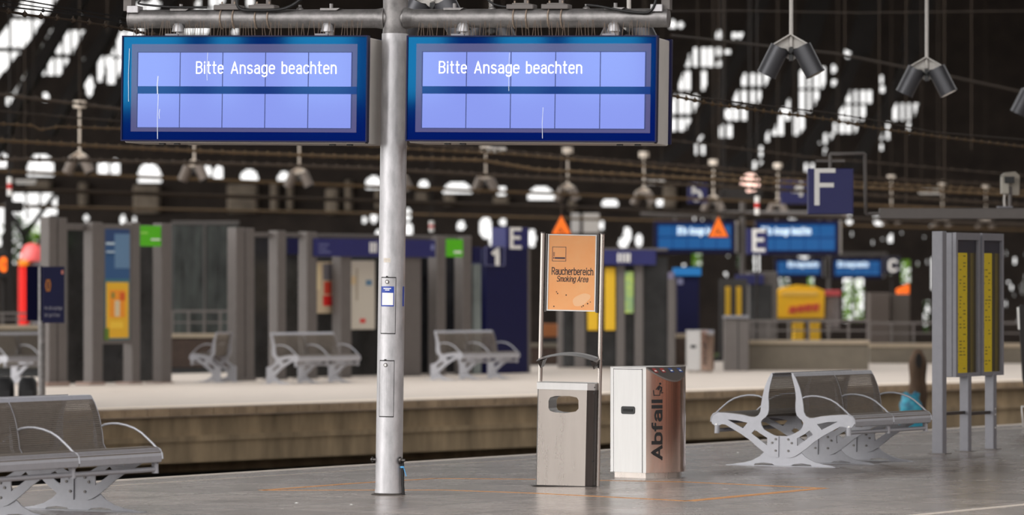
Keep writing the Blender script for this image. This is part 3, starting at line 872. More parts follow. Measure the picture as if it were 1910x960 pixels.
mb = MB(); put_strokes(mb, 'Raucherbereich', sx(1029, 506), sx(1106, 506), sz(1067, 512), sz(1067, 499.5), -.0105, wt=1.0, gap=.75)
pm = mat('brown black print', (52, 40, 44), .5)
mb.build('lettering', pm, pn)
mb = MB(); put_strokes(mb, 'Smoking Area', sx(1038, 520), sx(1096, 520), sz(1067, 525), sz(1067, 515), -.0105, wt=1.0, gap=.75, shear=.22)
mb.build('lettering', pm, pn)
mb = MB()
q0, q1, u0, u1 = sx(1030, 470), sx(1056, 470), sz(1043, 487), sz(1043, 460)
mb.prism([(q0, u0), (q1, u0), (q1, u1), (q0, u1)], -.0105, -.0092, [[(q0 + .004, u0 + .004), (q0 + .004, u1 - .004), (q1 - .004, u1 - .004), (q1 - .004, u0 + .004)]])
mb.box(sx(1034.5, 480), sx(1054, 480), -.0105, -.0092, sz(1043, 482.5), sz(1043, 479.5))
mb.box(sx(1032, 480), sx(1033.5, 480), -.0105, -.0092, sz(1043, 482.5), sz(1043, 479.5))
for x in (1032.2, 1033.8): mb.box(sx(x, 474), sx(x, 474) + .003, -.0105, -.0092, sz(1043, 478), sz(1043, 470))
mb.build('cigarette_pictogram', mat('purple black print', (70, 52, 70), .5), pn)
mb = MB()
c = Vector((sx(1084, 559), 0, sz(1084, 559)))
mb.prism([(c.x + .075 * math.cos(a) * (1 + .1 * math.sin(3 * a)) + .02 * math.sin(a), c.z + .055 * math.sin(a) + .012 * math.cos(a)) for a in [2 * math.pi * i / 24 for i in range(24)]], -.0098, -.0088)
mb.build('scuff', orange_pale, pn)
stain_m = mat('brown stain', (60, 34, 26), .6)
for x, y in ((1038, 544), (1040, 547), (1085, 572), (1088, 570), (1096, 566), (1101, 563), (1033, 571), (1056, 550)):
    MB().tube([(sx(x, y), -.0105, sz(x, y)), (sx(x, y), -.0088, sz(x, y))], .004 + .003 * random.random(), 6).build('stain', stain_m, pn)
# curved rain hood between the posts
mb = MB()
hz0 = s_loc(1060, 671).z; hz1 = s_loc(1060, 659).z
arc0, arc1 = [], []
for i in range(17):
    f = i / 16; x = pl - .005 + (pr - pl + .01) * f
    arc0.append((x, hz0 + (hz1 - hz0) * math.sin(math.pi * f) ** .8))
mb.rings([[(x, y, z + dz) for x, z in arc0] + [(x, y, z + dz - .006) for x, z in reversed(arc0)] for y, dz in ((-.15, -.012), (-.05, .008), (.08, .012), (.15, 0))])
hood = mb.build('rain_hood', steel_dark, sm)
for x, k in ((pl, 1), (pr, -1)):
    mb = MB(); mb.add([(x, -.15, hz0 - .012), (x + k * .055, -.15, hz0 - .005), (x + k * .028, -.12, hz0 - .075), (x, .02, hz0), (x + k * .055, .02, hz0 + .01), (x + k * .03, .01, hz0 - .06)],
                      [(0, 1, 2), (3, 5, 4), (0, 3, 4, 1), (1, 4, 5, 2), (2, 5, 3, 0)])
    mb.build('hood_bracket', steel_dark, hood)
# bin body with the see-through mouth
b0, b1 = s_loc(1007, 820).x, s_loc(1111, 820).x
zb0, zb1 = .010, s_loc(1060, 726).z
yf, yk = -.145, .13
ch = .055                                                               # slanting right hand corner face
mh = [(s_loc(x, y, yf).x, s_loc(x, y, yf).z) for x, y in ((1026, 741), (1036, 738), (1062, 738), (1076, 741), (1079, 746), (1079, 762), (1074, 767), (1056, 770), (1036, 769), (1026, 766), (1023, 761), (1023, 747))]
mb = MB()
mb.prism([(b0 + .012, zb0), (b1 - ch, zb0), (b1 - ch, zb1), (b0 + .012, zb1)], yf, yf + .004, [mh])
bd = mb.build('bin_body', steel, sm)
mb = MB()
mb.rings([[(b0 + .012, yf, z), (b0, yf + .02, z), (b0, yk, z), (b0 + .006, yk, z), (b0 + .006, yf + .02, z), (b0 + .012, yf + .006, z)] for z in (zb0, zb1)])
mb.rings([[(b1 - ch, yf, z), (b1 - .004, yf + .055, z), (b1 - .004, yk, z), (b1 - .010, yk, z), (b1 - .010, yf + .06, z), (b1 - ch, yf + .006, z)] for z in (zb0, zb1)])
mb.build('bin_side', steel_dark, bd)
mb = MB(); mb.prism([(b0, zb0), (b1, zb0), (b1, zb1), (b0, zb1)], yk - .004, yk, [[(x + .012, z) for x, z in mh]])
mb.build('bin_back', steel, bd)
mb = MB(); inn = [(x, z) for x, z in mh]
mb.rings([[(x, yf + .003, z) for x, z in inn], [(x + .012, yk, z) for x, z in inn]], cap=False)
mb.build('mouth_tube', steel_dark, bd)
mb = MB()
mb.rings([[(b0 - .003 + e, yf - .006 + e, z), (b1 - ch + .004 - e, yf - .006 + e, z), (b1 + .002 - e, yf + .055, z), (b1 + .002 - e, yk + .004 - e, z), (b0 - .003 + e, yk + .004 - e, z)] for e, z in ((0, zb1), (0, zb1 + .058), (.006, zb1 + .064))])
mb.build('bin_collar', steel_light, bd)
for z in (zb1 - .03, .22, zb1 + .02):
    MB().box(b1 - .012, b1 + .002, yf + .05, yf + .10, z, z + .010).build('hinge', black_plastic, bd)

# ------------------------------------------------------------------ waste bins with a curved front
dull_red = mat('faded red sticker', (180, 76, 74), .5)
dull_blue = mat('faded blue sticker', (74, 96, 156), .5)
def waste_bin(loc, rz, lab, scale=1.0):
    t = thing('waste_bin', lab, 'waste bin', loc, rz, group='curved front waste bins', scale=scale)
    WD, DP, H, BU = .56, .425, 1.0, .105
    z0 = .05
    def plan(e=0.0, n_=16):
        pts = []
        for i in range(n_ + 1):
            u = -1 + 2 * i / n_
            pts.append((u * (WD / 2 - e), -DP / 2 - BU * (1 - u * u) + e))
        return pts + [(WD / 2 - e, DP / 2 - e), (-WD / 2 + e, DP / 2 - e)]
    P = plan()
    mb = MB(); mb.rings([[(x, y, z) for x, y in plan(.028)] for z in (0, z0)])
    mb.build('plinth', steel, t)
    top = [(x, y, H - max(0, (-DP / 2 - y)) * 1.15) for x, y in P]
    mb = MB(); mb.smooth = False
    n_ = len(P)
    front = list(range(17))
    mb.smooth = True
    mb.add([(P[i][0], P[i][1], z0) for i in front] + [top[i] for i in front], [(i, i + 1, i + 18, i + 17) for i in range(16)])
    f = mb.build('curved_front', steel_warm, t)
    mb = MB()
    mb.box(-WD / 2, -WD / 2 + .004, -DP / 2, DP / 2, z0, H); mb.box(WD / 2 - .004, WD / 2, -DP / 2, DP / 2, z0, H)
    mb.box(-WD / 2, WD / 2, DP / 2 - .004, DP / 2, z0, H)
    mb.build('side_panel', steel_light, t)
    mb = MB(); mb.box(-WD / 2, WD / 2, -DP / 2, DP / 2, H - .006, H + .004); mb.build('top', steel_light, t)
    mb = MB(); pts = [top[i] for i in front]
    mb.add([(x, y, z + .003) for x, y, z in pts] + [(WD / 2, -DP / 2, H + .003), (-WD / 2, -DP / 2, H + .003)], [tuple(range(17))])
    mb.rings([[(x, y - .002, z + .003) for x, y, z in pts], [(x, y - .002, z - .012) for x, y, z in pts]], cap=False, close=False)
    lid = mb.build('inlet_lid', mat('lid grey', (136, 128, 124), .35, .6), t)
    for u, c in ((-.74, dull_red), (-.36, dull_red), (.06, dull_blue), (.50, dull_blue)):
        xs = u * WD / 2
        y1, y0 = -DP / 2 - .012, -DP / 2 - .012 - .05
        zf = lambda y: H + .006 - max(0, -DP / 2 - y) * 1.15
        s_ = MB().add([(xs, y0 + .016, zf(y0 + .016)), (xs + .052, y0 + .016, zf(y0 + .016)), (xs + .042, y1, zf(y1)), (xs - .010, y1, zf(y1))], [(0, 1, 2, 3)]).build('sticker', c, lid)
        MB().add([(xs + .010, y0 + .024, zf(y0 + .024) + .001), (xs + .04, y0 + .024, zf(y0 + .024) + .001), (xs + .035, y0 + .034, zf(y0 + .034) + .001), (xs + .006, y0 + .034, zf(y0 + .034) + .001)], [(0, 1, 2, 3)]).build('printed_mark', white_paint, s_)
    # door in the flat side
    X = -WD / 2
    mb = MB(); mb.box(X - .004, X, -DP / 2 + .045, DP / 2 - .045, z0 + .004, H - .02); d = mb.build('door', steel_light, t)
    mb = MB()
    for y in (-DP / 2 + .042, DP / 2 - .045): mb.box(X - .0035, X + .001, y, y + .005, z0, H - .012)
    mb.box(X - .0035, X + .001, -DP / 2 + .042, DP / 2 - .042, H - .02, H - .015)
    mb.build('door_gap', black_print, d)
    hz = .612
    def rr(y0, y1, z0_, z1_, r, x):
        out = []
        for cy, cz, a in ((y1 - r, z1_ - r, 0), (y0 + r, z1_ - r, 90), (y0 + r, z0_ + r, 180), (y1 - r, z0_ + r, 270)):
            for k in range(4): out.append((x, cy + r * math.cos(R(a + k * 30)), cz + r * math.sin(R(a + k * 30))))
        return out
    mb = MB(); mb.rings([rr(-.085, .075, hz - .035, hz + .035, .018, x) for x in (X - .003, X - .010)])
    hd = mb.build('door_handle', black_plastic, d)
    MB().box(X - .013, X - .009, -.06, .05, hz - .012, hz + .012).build('grip', mat('dark recess', (8, 8, 9), .6), hd)
    # lettering running up the front, wrapped on the curve
    def wrap(x, z, e=.0018):
        u = max(-1, min(1, x / (WD / 2)))
        return (x, -DP / 2 - BU * (1 - u * u) - e, z)
    mb = MB(); put_strokes(mb, 'Abfall',   .165, .70, -.150, -.232, 0, wt=1.2, gap=.7, fn=lambda a, b, e: wrap(b, a, .0018 + .0006 * e))
    mb.build('lettering', black_print, f)
    mb = MB()
    cx, cz, k = -.188, .745, .0056
    def poly(pts): mb.add([wrap(cx + x * k, cz + z * k) for x, z in pts], [tuple(range(len(pts)))])
    poly([(-6, 0), (4, 0), (5, 9), (3.6, 9), (3, 1.4), (-5, 1.4), (-5.6, 9), (-7, 9)])
    poly([(-3, 10), (-1.6, 9.4), (1, 13), (.2, 14.4)]); poly([(5, 4), (9, 4), (9, 5.5), (5.6, 5.5)])
    poly([(0, 9), (3, 9), (5, 15), (3, 17), (.5, 15)]); poly([(5, 6), (7, 6), (7.5, 14), (5, 15)])
    poly([(4.2 + 1.8 * math.cos(R(a)), 19.4 + 1.8 * math.sin(R(a))) for a in range(0, 360, 40)])
    mb.build('tidy_pictogram', black_print, f)
    return t
PHI = R(48)
cn = G(1205, 892)
off = Matrix.Rotation(PHI, 3, 'Z') @ Vector((-.28, -.2125, 0))
waste_bin(cn - off, PHI, 'tall stainless waste bin with curved front lettered Abfall beside the smoking area post')

# ------------------------------------------------------------------ benches of pressed frames and wire grids
KV, KZ, ZG = .00127, .00108, 905
def bv(zx, zy): return ((668 - zx) * KV, (ZG - zy) * KZ)
OUT = [bv(*p) for p in ((582, 75), (572, 80), (545, 130), (515, 210), (497, 290), (487, 350), (480, 420), (462, 455), (430, 472), (395, 470), (330, 455), (250, 445),
       (170, 438), (110, 436), (75, 443), (54, 466), (47, 500), (56, 533), (80, 556), (110, 558), (140, 541), (175, 544), (240, 583), (310, 624), (390, 680),
       (450, 735), (520, 790), (565, 818), (600, 827), (635, 825), (638, 640), (600, 630), (560, 610), (510, 580), (490, 545), (485, 515), (497, 493), (522, 473),
       (543, 445), (552, 410), (553, 350), (549, 300), (552, 250), (562, 190), (575, 140), (586, 95))]
H1 = [bv(*p) for p in ((190, 498), (280, 504), (368, 524), (328, 574))]
H2 = [bv(*p) for p in ((432, 582), (470, 612), (540, 655), (538, 722), (402, 618))]
SEATP = [bv(*p) for p in ((580, 76), (545, 130), (515, 210), (497, 290), (487, 350), (480, 420), (462, 455), (430, 471), (395, 469), (330, 454), (250, 444),
         (170, 437), (110, 435), (78, 442), (56, 464), (46, 498))]
def resample(pts, step):
    out = [Vector((p[0], p[1])) for p in pts]
    acc = [0]
    for a, b in zip(out, out[1:]): acc.append(acc[-1] + (b - a).length)
    n_ = int(acc[-1] / step); res = []
    for k in range(n_ + 1):
        d = acc[-1] * k / n_; i = 0
        while i < len(out) - 2 and acc[i + 1] < d: i += 1
        res.append(out[i].lerp(out[i + 1], (d - acc[i]) / max(1e-9, acc[i + 1] - acc[i])))
    return res
def side_frame(mb, sides, u):
    for s in sides:
        T = mb.T; mb.T = Matrix.Scale(-1, 4, (1, 0, 0)) if s < 0 else None
        mb.prism(OUT, u - .014, u - .002, [H1, H2])
        mb.tube([(.720, u - .008, .385), (.724, u - .008, .305)], .026, 8)
        mb.T = T
def pedestal(mb, sides, u):
    half = [bv(*p) for p in ((668, 636), (560, 636), (545, 700), (520, 770), (470, 820), (400, 860), (330, 880), (265, 889), (230, 897), (230, 905), (410, 905), (430, 886), (500, 876), (575, 884), (608, 905), (668, 905))]
    for s in sides:
        T = mb.T; mb.T = Matrix.Scale(-1, 4, (1, 0, 0)) if s < 0 else None
        mb.prism(half, u - .002, u + .010)
        mb.box(0, .60, u - .05, u + .06, 0, .006)
        mb.T = T
    if len(sides) == 1:
        mb.box(-.10 if sides[0] > 0 else 0, 0 if sides[0] > 0 else .10, u - .05, u + .06, 0, .006)
GRIDS = {}
def seat_grid(pitch, fine):
    key = (pitch, fine)
    if key in GRIDS: return GRIDS[key]
    prof = resample(SEATP, .0150 if fine else .022)
    mb = MB()
    r = .0050 if fine else .0075
    for p in prof[3:-2]:
        mb.box(p.x - r, p.x + r, .004, pitch - .018, p.y - r, p.y + r)
    pr2 = resample(SEATP, .035)
    nc = int(pitch / (.022 if fine else .10))
    for i in range(nc + 1):
        u = .006 + (pitch - .026) * i / nc
        q = .0016 if fine else .004
        mb.rings([[(p.x - q, u - q, p.y - .004), (p.x + q, u - q, p.y + q - .004), (p.x + q, u + q, p.y + q - .004), (p.x - q, u + q, p.y - .004)] for p in pr2])
    # stiffening bands at the seat ends
    for u0, u1 in ((.002, .05), (pitch - .066, pitch - .016)):
        mb.rings([[(p.x - .012, u0, p.y - .012), (p.x - .012, u1, p.y - .012), (p.x - .008, u1, p.y - .010), (p.x - .008, u0, p.y - .010)] for p in pr2[2:-1]])
    GRIDS[key] = mb
    return mb
def bench(lab, loc, rz, nseat, pitch, sides, fine=True, scale=1.0):
    t = thing('bench', lab, 'bench', loc, rz, group='silver wire grid platform benches', scale=scale)
    for k in range(nseat + 1):
        u = k * pitch
        mb = MB(); side_frame(mb, sides, u); fr = mb.build('side_frame', bench_paint, t)
        mb = MB(); pedestal(mb, sides, u); pd = mb.build('pedestal', bench_paint, t)
        if fine:
            for s in sides:
                for zx, zy in ((614, 665), (584, 697), (613, 767)):
                    v, z = bv(zx, zy)
                    MB().tube([(s * v, u - .022, z), (s * v, u + .018, z)], .011, 8).build('bolt', steel_dark, pd)
                v, z = bv(95, 547)
                MB().tube([(s * v, u - .020, z), (s * v, u - .012, z)], .013, 10).build('bolt', steel_light, fr)
        for s in sides:
            pts = [bv(*p) for p in ((492, 296), (470, 284), (420, 276), (370, 276), (310, 287), (250, 308), (200, 338), (150, 382), (115, 415), (92, 440), (66, 452), (50, 482), (46, 520))]
            MB().tube([(s * v, u - .008, z) for v, z in pts], .0095, 8).build('armrest', bench_paint, t)
    for k in range(nseat):
        for s in sides:
            g = MB(); src = seat_grid(pitch, fine)
            g.add([(s * p.x, p.y + k * pitch, p.z) for p in src.v], src.f)
            g.build('seat_grid', bench_grid, t)
            mb = MB(); u0, u1 = k * pitch, (k + 1) * pitch - .014
            v, z = SEATP[0]
            mb.rings([[(s * (v - .02), u, z + .004), (s * (v + .012), u, z + .001), (s * (v + .030), u, z - .040), (s * (v + .024), u, z - .040), (s * (v + .006), u, z - .006), (s * (v - .02), u, z - .004)] for u in (u0, u1)])
            mb.build('top_rail', bench_paint, t)
            mb = MB(); prof = [bv(*p) for p in ((110, 436), (76, 443), (54, 466), (47, 500), (52, 540))]
            mb.rings([[(s * (v + .002), u, z + .002) for v, z in prof] + [(s * (v - .006), u, z - .004) for v, z in reversed(prof)] for u in (u0, u1)])
            mb.build('seat_lip', bench_paint, t)
            MB().tube([(s * .722, u0, .335), (s * .722, u1, .335)], .020, 10).build('cross_tube', bench_paint, t)
    return t
BR0 = G(1460, 869)
bench('double sided silver bench with white end frame beside the timetable stand', BR0, -R(32.5), 2, .80, (1, -1))
BL0 = W(147, 952, 8000 / 241.0); BL0.z = 0
th = R(30)
bench('silver double bench cut by the picture corner, near the mast', BL0 - Vector((math.sin(th), math.cos(th), 0)) * 1.08 * 2, -th, 2, 1.08, (1, -1))
FB = R(40.5)
bench('single sided silver bench between the mast and the shelter posts', G(497, 715), -FB, 2, .80, (1,), fine=False)
bench('single sided silver bench in front of the blue pillar', G(803, 708), -FB, 2, .80, (1,), fine=False)
bench('silver bench seen end on under the shelter parapet', G(412, 713) + Vector((math.sin(FB), math.cos(FB), 0)) * .4, math.pi - FB, 1, .40, (1,), fine=False)
p_ = G(-42, 716)
bench('silver bench behind the dark bags, only its armrest end in view', p_, -FB, 2, .80, (1,), fine=False)

# ------------------------------------------------------------------ timetable stand
TD = Vector((.48, .877, 0)); TN = Vector((.877, -.48, 0))
TO = G(1752, 846)
ts = thing('timetable_stand', 'grey stand with two tall glazed cases holding yellow timetables', 'timetable stand', TO, 0)
TM = Matrix(((TD.x, TN.x, 0, TO.x), (TD.y, TN.y, 0, TO.y), (0, 0, 1, 0), (0, 0, 0, 1)))
def tb(name, m, boxes, par=ts, ch=None):
    mb = MB(); mb.T = Matrix(((TD.x, -TN.x, 0, 0), (TD.y, -TN.y, 0, 0), (0, 0, 1, 0), (0, 0, 0, 1)))
    for b in boxes:
        if ch: mb.cbox(*b, ch)
        else: mb.box(*b)
    return mb.build(name, m, par)
def t_u(x):                                                             # run along the stand at picture column x
    a = (x - 955) / F
    return (a * TO.y - TO.x) / (TD.x - a * TD.y)
def t_z(x, y):
    u = t_u(x); return CAMZ - (y - HY) * (TO.y + TD.y * u) / F
zt_ = t_z(1752, 431)
tb('post', grey_paint, [(-.055, .055, -.06, .06, 0, zt_)], ch=.006)
tb('base_plate', grey_paint_dark, [(-.09, .09, -.10, .10, 0, .008)])
for (x0, x1, xp) in ((1777, 1822, 1801), (1826, 1866, 1848)):
    u0, u1 = t_u(x0), t_u(x1); um = t_u(xp)
    z0, z1 = t_z(1800, 702), t_z(1800, 434)
    tb('post', grey_paint, [(um - .045, um + .045, -.05, .05, 0, z0 + .02)], ch=.005)
    tb('base_plate', grey_paint_dark, [(um - .08, um + .08, -.09, .09, 0, .008)])
    f = tb('display_case', grey_paint, [(u0, u1, .0, .085, z0, z1)], ch=.012)
    T2 = Matrix(((TD.x, -TN.x, 0, 0), (TD.y, -TN.y, 0, 0), (0, 0, 1, 0), (0, 0, 0, 1)))
    mb = MB(); mb.T = T2
    e = .045
    mb.prism([(u0, z0), (u1, z0), (u1, z1), (u0, z1)], -.04, .0, [[(u0 + e, z0 + e * .9), (u0 + e, z1 - .075), (u1 - e, z1 - .075), (u1 - e, z0 + e * .9)]])
    mb.build('case_frame', grey_paint, f)
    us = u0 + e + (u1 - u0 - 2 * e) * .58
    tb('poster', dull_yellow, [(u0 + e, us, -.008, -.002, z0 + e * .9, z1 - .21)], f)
    tb('dark_reflection', mat('painted dark reflection', (70, 62, 30), .6), [(us, u1 - e, -.006, -.002, z0 + e * .9, z1 - .21)], f)  # dark sheet painted in for the dark reflection on the case glass
    tb('folded_edge', mat('folded paper edge', (130, 114, 40), .6), [(us + .10, us + .125, -.009, -.006, z0 + e * .9, z1 - .21), (us + .15, us + .16, -.009, -.006, z0 + e * .9, z1 - .21)], f)
    tb('poster_header', mat('timetable header navy', (24, 30, 52), .5), [(u0 + e, u1 - e, -.008, -.002, z1 - .21, z1 - .075)], f)
    rows_b = []
    for i in range(34):
        zz = z0 + .08 + (z1 - z0 - .33) * i / 33
        for c in range(3):
            if random.random() < .45:
                cc = u0 + e + .02 + (us - u0 - e - .03) * c / 3
                rows_b.append((cc, cc + random.uniform(.03, .07), -.0095, -.0080, zz, zz + .012))
    tb('timetable_print', mat('timetable print', (140, 120, 26), .6), rows_b, f)
    tb('case_glass', glass_case, [(u0 + e - .004, u1 - e + .004, -.030, -.027, z0 + e * .8, z1 - .07)], f)
u1, u2, u3 = t_u(1763), t_u(1801), t_u(1848)
tb('cross_bar', steel_dark, [(.05, u2 - .04, -.015, .015, t_z(1780, 773), t_z(1780, 767)), (u2 + .04, u3 - .04, -.015, .015, t_z(1825, 773), t_z(1825, 767))])
for z in (.42, .36, .22): tb('bolt', steel_light, [(u3 - .01, u3 + .01, -.058, -.05, z, z + .02)])

# dark stand cut by the picture edge
p_ = W(1904, 799, 8000 / 153.0); p_.z = 0
ds = thing('notice_stand', 'dark notice stand on a bent metal foot, cut by the picture edge', 'stand', p_)
mb = MB(); mb.prism([(-.03, 1.47), (.02, .60), (.06, .45), (.55, .45), (.55, 1.50), (.0, 1.50)], -.03, .03); mb.build('board', mat('dark board', (34, 30, 28), .6), ds)
mb = MB(); mb.prism([(-.045, 1.47), (-.025, 1.47), (-.015, 1.2), (-.03, 1.2)], -.032, .032); mb.build('pale_edge', white_paint, ds)
MB().tube([(.30, 0, .5), (.30, 0, .27), (.01, 0, .26), (.03, 0, .02), (.10, 0, .012), (.5, 0, .012)], .012, 8).build('foot', steel_light, ds)

# timber post and plastic bag beyond the bench
p_ = W(1712, 800, 68.0)
tp = thing('timber_post', 'rough brown timber post standing in the track gap near the timetable stand', 'post', (p_.x, 68.0, -1.0))
mb = MB()
s_ = F / 68.0
prof = []
for i in range(15):
    f = i / 14; z = f * (1 + CAMZ - (652 - HY) / s_)
    r = .155 - .02 * f + .012 * math.sin(i * 1.7)
    if i > 12: r *= (.9, .5)[i - 13]
    prof.append((max(.03, r), z))
mb.lathe(prof, 14)
mb.build('trunk', wood_brown, tp)
mb = MB(); zt2 = CAMZ - (672 - HY) / s_ + 1
mb.prism([(.05 * math.cos(a), zt2 + .12 * math.sin(a)) for a in [R(30 * i) for i in range(12)]], -.17, -.13); mb.build('dark_hollow', dark_iron, tp)
p_ = W(1699, 766, 66.5)
bgp = thing('plastic_bag', 'crumpled blue plastic bag in front of the timber post', 'bag', (p_.x, 66.5, -1.0))
s_ = F / 66.5
hz0 = 1 + CAMZ - (770 - HY) / s_
mb = MB(); mb.smooth = True
rs = []
for i in range(13):
    f = i / 12
    z = hz0 * 0.2 + (1 + CAMZ - (736 - HY) / s_ - hz0 * .2) * f
    r = .24 * (1 - .45 * f ** 1.6) + .015 * math.sin(i * 2.1)
    rs.append([((r * (1 + .08 * math.sin(3 * a + i))) * math.cos(a), r * .7 * math.sin(a) * (1 + .08 * math.cos(4 * a - i)), z) for a in [2 * math.pi * j / 20 for j in range(20)]])
mb.rings(rs)
mb.build('bag_body', teal_bag, bgp)
for s in (-1, 1):
    zt3 = rs[-1][0][2]
    MB().tube([(s * .02, 0, zt3 - .02), (s * .07, 0, zt3 + .03), (s * .12, 0, zt3 + .01), (s * .10, 0, zt3 - .05)], .02, 6).build('handle', teal_bag, bgp)
struct(MB().box(p_.x - .5, p_.x + .5, 66.1, 68.6, -1.0, -1.0 + hz0 * .2).build('trim_60', ballast))

# orange outline painted on the floor
pts = [(490, 914), (660, 901), (812, 892), (1010, 893.5), (1280, 898.5), (1535, 910), (1284, 934), (1000, 919.5), (830, 913.5), (490, 914)]
mb = MB()
for a, b in zip(pts, pts[1:]):
    A, B = G(*a), G(*b); d = (B - A).normalized(); pn_ = Vector((-d.y, d.x, 0)) * .03
    wd = {(1535, 910): 2.0, (490, 914): 1.5, (660, 901): 1.3, (1280, 898.5): 1.3}.get(a, 1.1)
    mb.rings([[A - pn_ * wd + Vector((0, 0, z)), B - pn_ * wd + Vector((0, 0, z)), B + pn_ * wd + Vector((0, 0, z)), A + pn_ * wd + Vector((0, 0, z))] for z in (.0003, .0018)])
o = mb.build('floor_marking', orange_paint); tag(o, 'thin orange outline painted on the tiled floor around the bins', 'floor marking')
mb_ = []
for i, (x, y) in enumerate(((553, 938), (1376, 844), (655, 941))):
    g = G(x, y)
    k = random.uniform(.4, .6)
    o = MB().add([(-.03 * k, -.02, .001), (.02 * k, -.03, .001), (.035 * k, .01, .001), (0, .03, .001), (0, 0, .008)], [(0, 1, 4), (1, 2, 4), (2, 3, 4), (3, 0, 4), (3, 2, 1, 0)]).build('paper_scrap', white_paint)
    o.location = (g.x, g.y, 0)
    tag(o, 'tiny pale paper scrap lying on the dark floor tiles', 'litter', 'paper scraps on the floor tiles')

# ------------------------------------------------------------------ hanging twin floodlights
def floodlight(lab, apex, rz, rod, heads, white, group, near=True, scale=1.0):
    t = thing('hanging_floodlight', lab, 'floodlight', apex, rz, group=group, scale=scale)
    MB().tube([(0, .03, -.12), (0, .03, rod if rod < 1.3 and not near else 15.5 - apex.z)], .021, 12).build('rod', white, t)
    mb = MB(); mb.prism([(0, .02), (.20, -.095), (.165, -.16), (.02, -.26), (-.02, -.26), (-.165, -.16), (-.20, -.095)], .045, .055)
    mb.prism([(0, .02), (.20, -.095), (.19, -.105), (0, .005), (-.19, -.105), (-.20, -.095)], -.03, .05)
    mb.build('bracket', white, t)
    MB().box(-.022, .022, .0, .04, -.27, -.13).build('cable_box', black_plastic, t)
    for s in (-1, 1):
        a = Vector((s * .115, 0, -.125)); b = Vector((s * .262, 0, -.415))
        mb = MB(); mb.tube([a, b], .106, 24)
        h = mb.build('lamp_head', heads, t)
        d = (b - a).normalized()
        MB().tube([b - d * .012, b + d * .004], .109, 24).build('lamp_rim', heads, h)
        MB().tube([b + d * .002, b + d * .006], .098, 20).build('lens', glass_lens, h)
        if near:
            MB().tube([(s * .01, -.02, -.20), (s * .05, -.06, -.15), (s * .11, -.05, -.14)], .008, 6).build('flex', black_cable, t)
    return t
glass_lens = mat('lamp lens', (60, 62, 64), .1)
LW = ('hidden', '')
for (x, y, sc_, lab) in ((1172, 24, 192.0, 'floodlight pair mostly hidden behind the display mast crossbeam end'),
                         (1475, 66, 175.0, 'sharp floodlight pair on a white rod above the F sign'),
                         (1728, 108, 159.0, 'floodlight pair on a white rod above the timetable stand'),
                         (1936, 152, 143.0, 'floodlight pair cut off by the picture edge')):
    floodlight(lab, W(x, y, F / sc_), R(-12), 1.6 if y > 40 else 1.2, lamp_grey, lamp_white, 'floodlights above the near platform')
floodlight('floodlight pair peeping over the crossbeam beside the mast top', W(806, -22, F / 205.0), R(-12), 1.2, lamp_grey, lamp_white, 'floodlights above the near platform')
floodlight('floodlight pair behind the crossbeam above the right display', W(915, 22, F / 150.0), R(-12), 1.2, lamp_grey, lamp_white, 'floodlights above the near platform')
FLW = mat('dusty lamp bracket', (226, 212, 196), .6, var=.1, scale=20)
far_pts = [(147, 283, 93, 84), (361, 298, 90, 32), (557, 312, 86, 48), (745, 322, 82, 42), (905, 323, 80, 42), (1058, 342, 76, 58), (1200, 350, 73, 58), (1330, 364, 68, 58), (1450, 372, 65, 60),
           (1562, 384, 62, 56), (1662, 392, 60, 58), (1757, 398, 58, 54), (1838, 402, 56, 50)]
far_names = ('leftmost', 'second from left', 'third from left', 'fourth from left, behind the mast', 'first right of the mast', 'second right of the mast', 'third right of the mast',
             'fourth right of the mast', 'fifth right of the mast, beside the sign 4', 'sixth right of the mast, behind the F sign', 'above the thin crossbeam, nearest the F sign', 'above the thin crossbeam, the middle one', 'above the thin crossbeam, beside the camera box')
for (x, y, sc_, rod), nm in zip(far_pts, far_names):
    t = floodlight('blurred floodlight pair over the far platform, ' + nm, W(x, y, F / sc_), R(-25), rod / sc_, far_lamp, FLW, 'floodlights above the far platform', near=False)
    r_ = rod / sc_
    MB().cbox(-.10, .10, -.06, .12, r_ - .02, r_ + .12, .01).build('ceiling_box', FLW, t)
    MB().tube([(0, .03, r_ + .1), (0, .03, 15.5 - W(x, y, F / sc_).z)], .012, 6).build('suspension_rod', rust_dark, t)

# ------------------------------------------------------------------ overhead wires with insulators
def wire(lab, pts, Y0, Y1, r, m, beads=0, br=.03, name='overhead_wire', seg=5):
    t = None
    P = []
    xs = [p[0] for p in pts]
    for i in range(len(pts) - 1):
        for k in range(seg):
            f = k / seg
            x = pts[i][0] + (pts[i + 1][0] - pts[i][0]) * f; y = pts[i][1] + (pts[i + 1][1] - pts[i][1]) * f
            P.append((x, y))
    P.append(pts[-1])
    V = [W(x, y, Y0 + (Y1 - Y0) * (x - xs[0]) / (xs[-1] - xs[0])) for x, y in P]
    t = thing(name, lab, 'overhead wire', V[0], group='overhead wires under the hall roof')
    MB().tube([v - V[0] for v in V], r, 6).build('wire', m, t)
    if beads:
        L = [0.0]
        for a, b in zip(V, V[1:]): L.append(L[-1] + (b - a).length)
        proto = None
        for k in range(beads):
            d = L[-1] * (k + .5) / beads; i = 0
            while i < len(V) - 2 and L[i + 1] < d: i += 1
            q = V[i].lerp(V[i + 1], (d - L[i]) / (L[i + 1] - L[i])) - V[0]
            if proto is None:
                mb = MB()
                mb.T = Matrix.Rotation(R(90), 4, 'Y')
                mb.lathe([(br * .5, -br), (br, -br * .4), (br * 1.05, 0), (br, br * .4), (br * .5, br)], 10)
                mb.T = None
                mb.tube([(0, 0, br * .6), (0, 0, br * 1.6)], br * .3, 6)
                proto = mb.build('insulator', m, t); o = proto
            else:
                o = proto.copy(); COL.objects.link(o); o.parent = t
            o.location = q
    return t
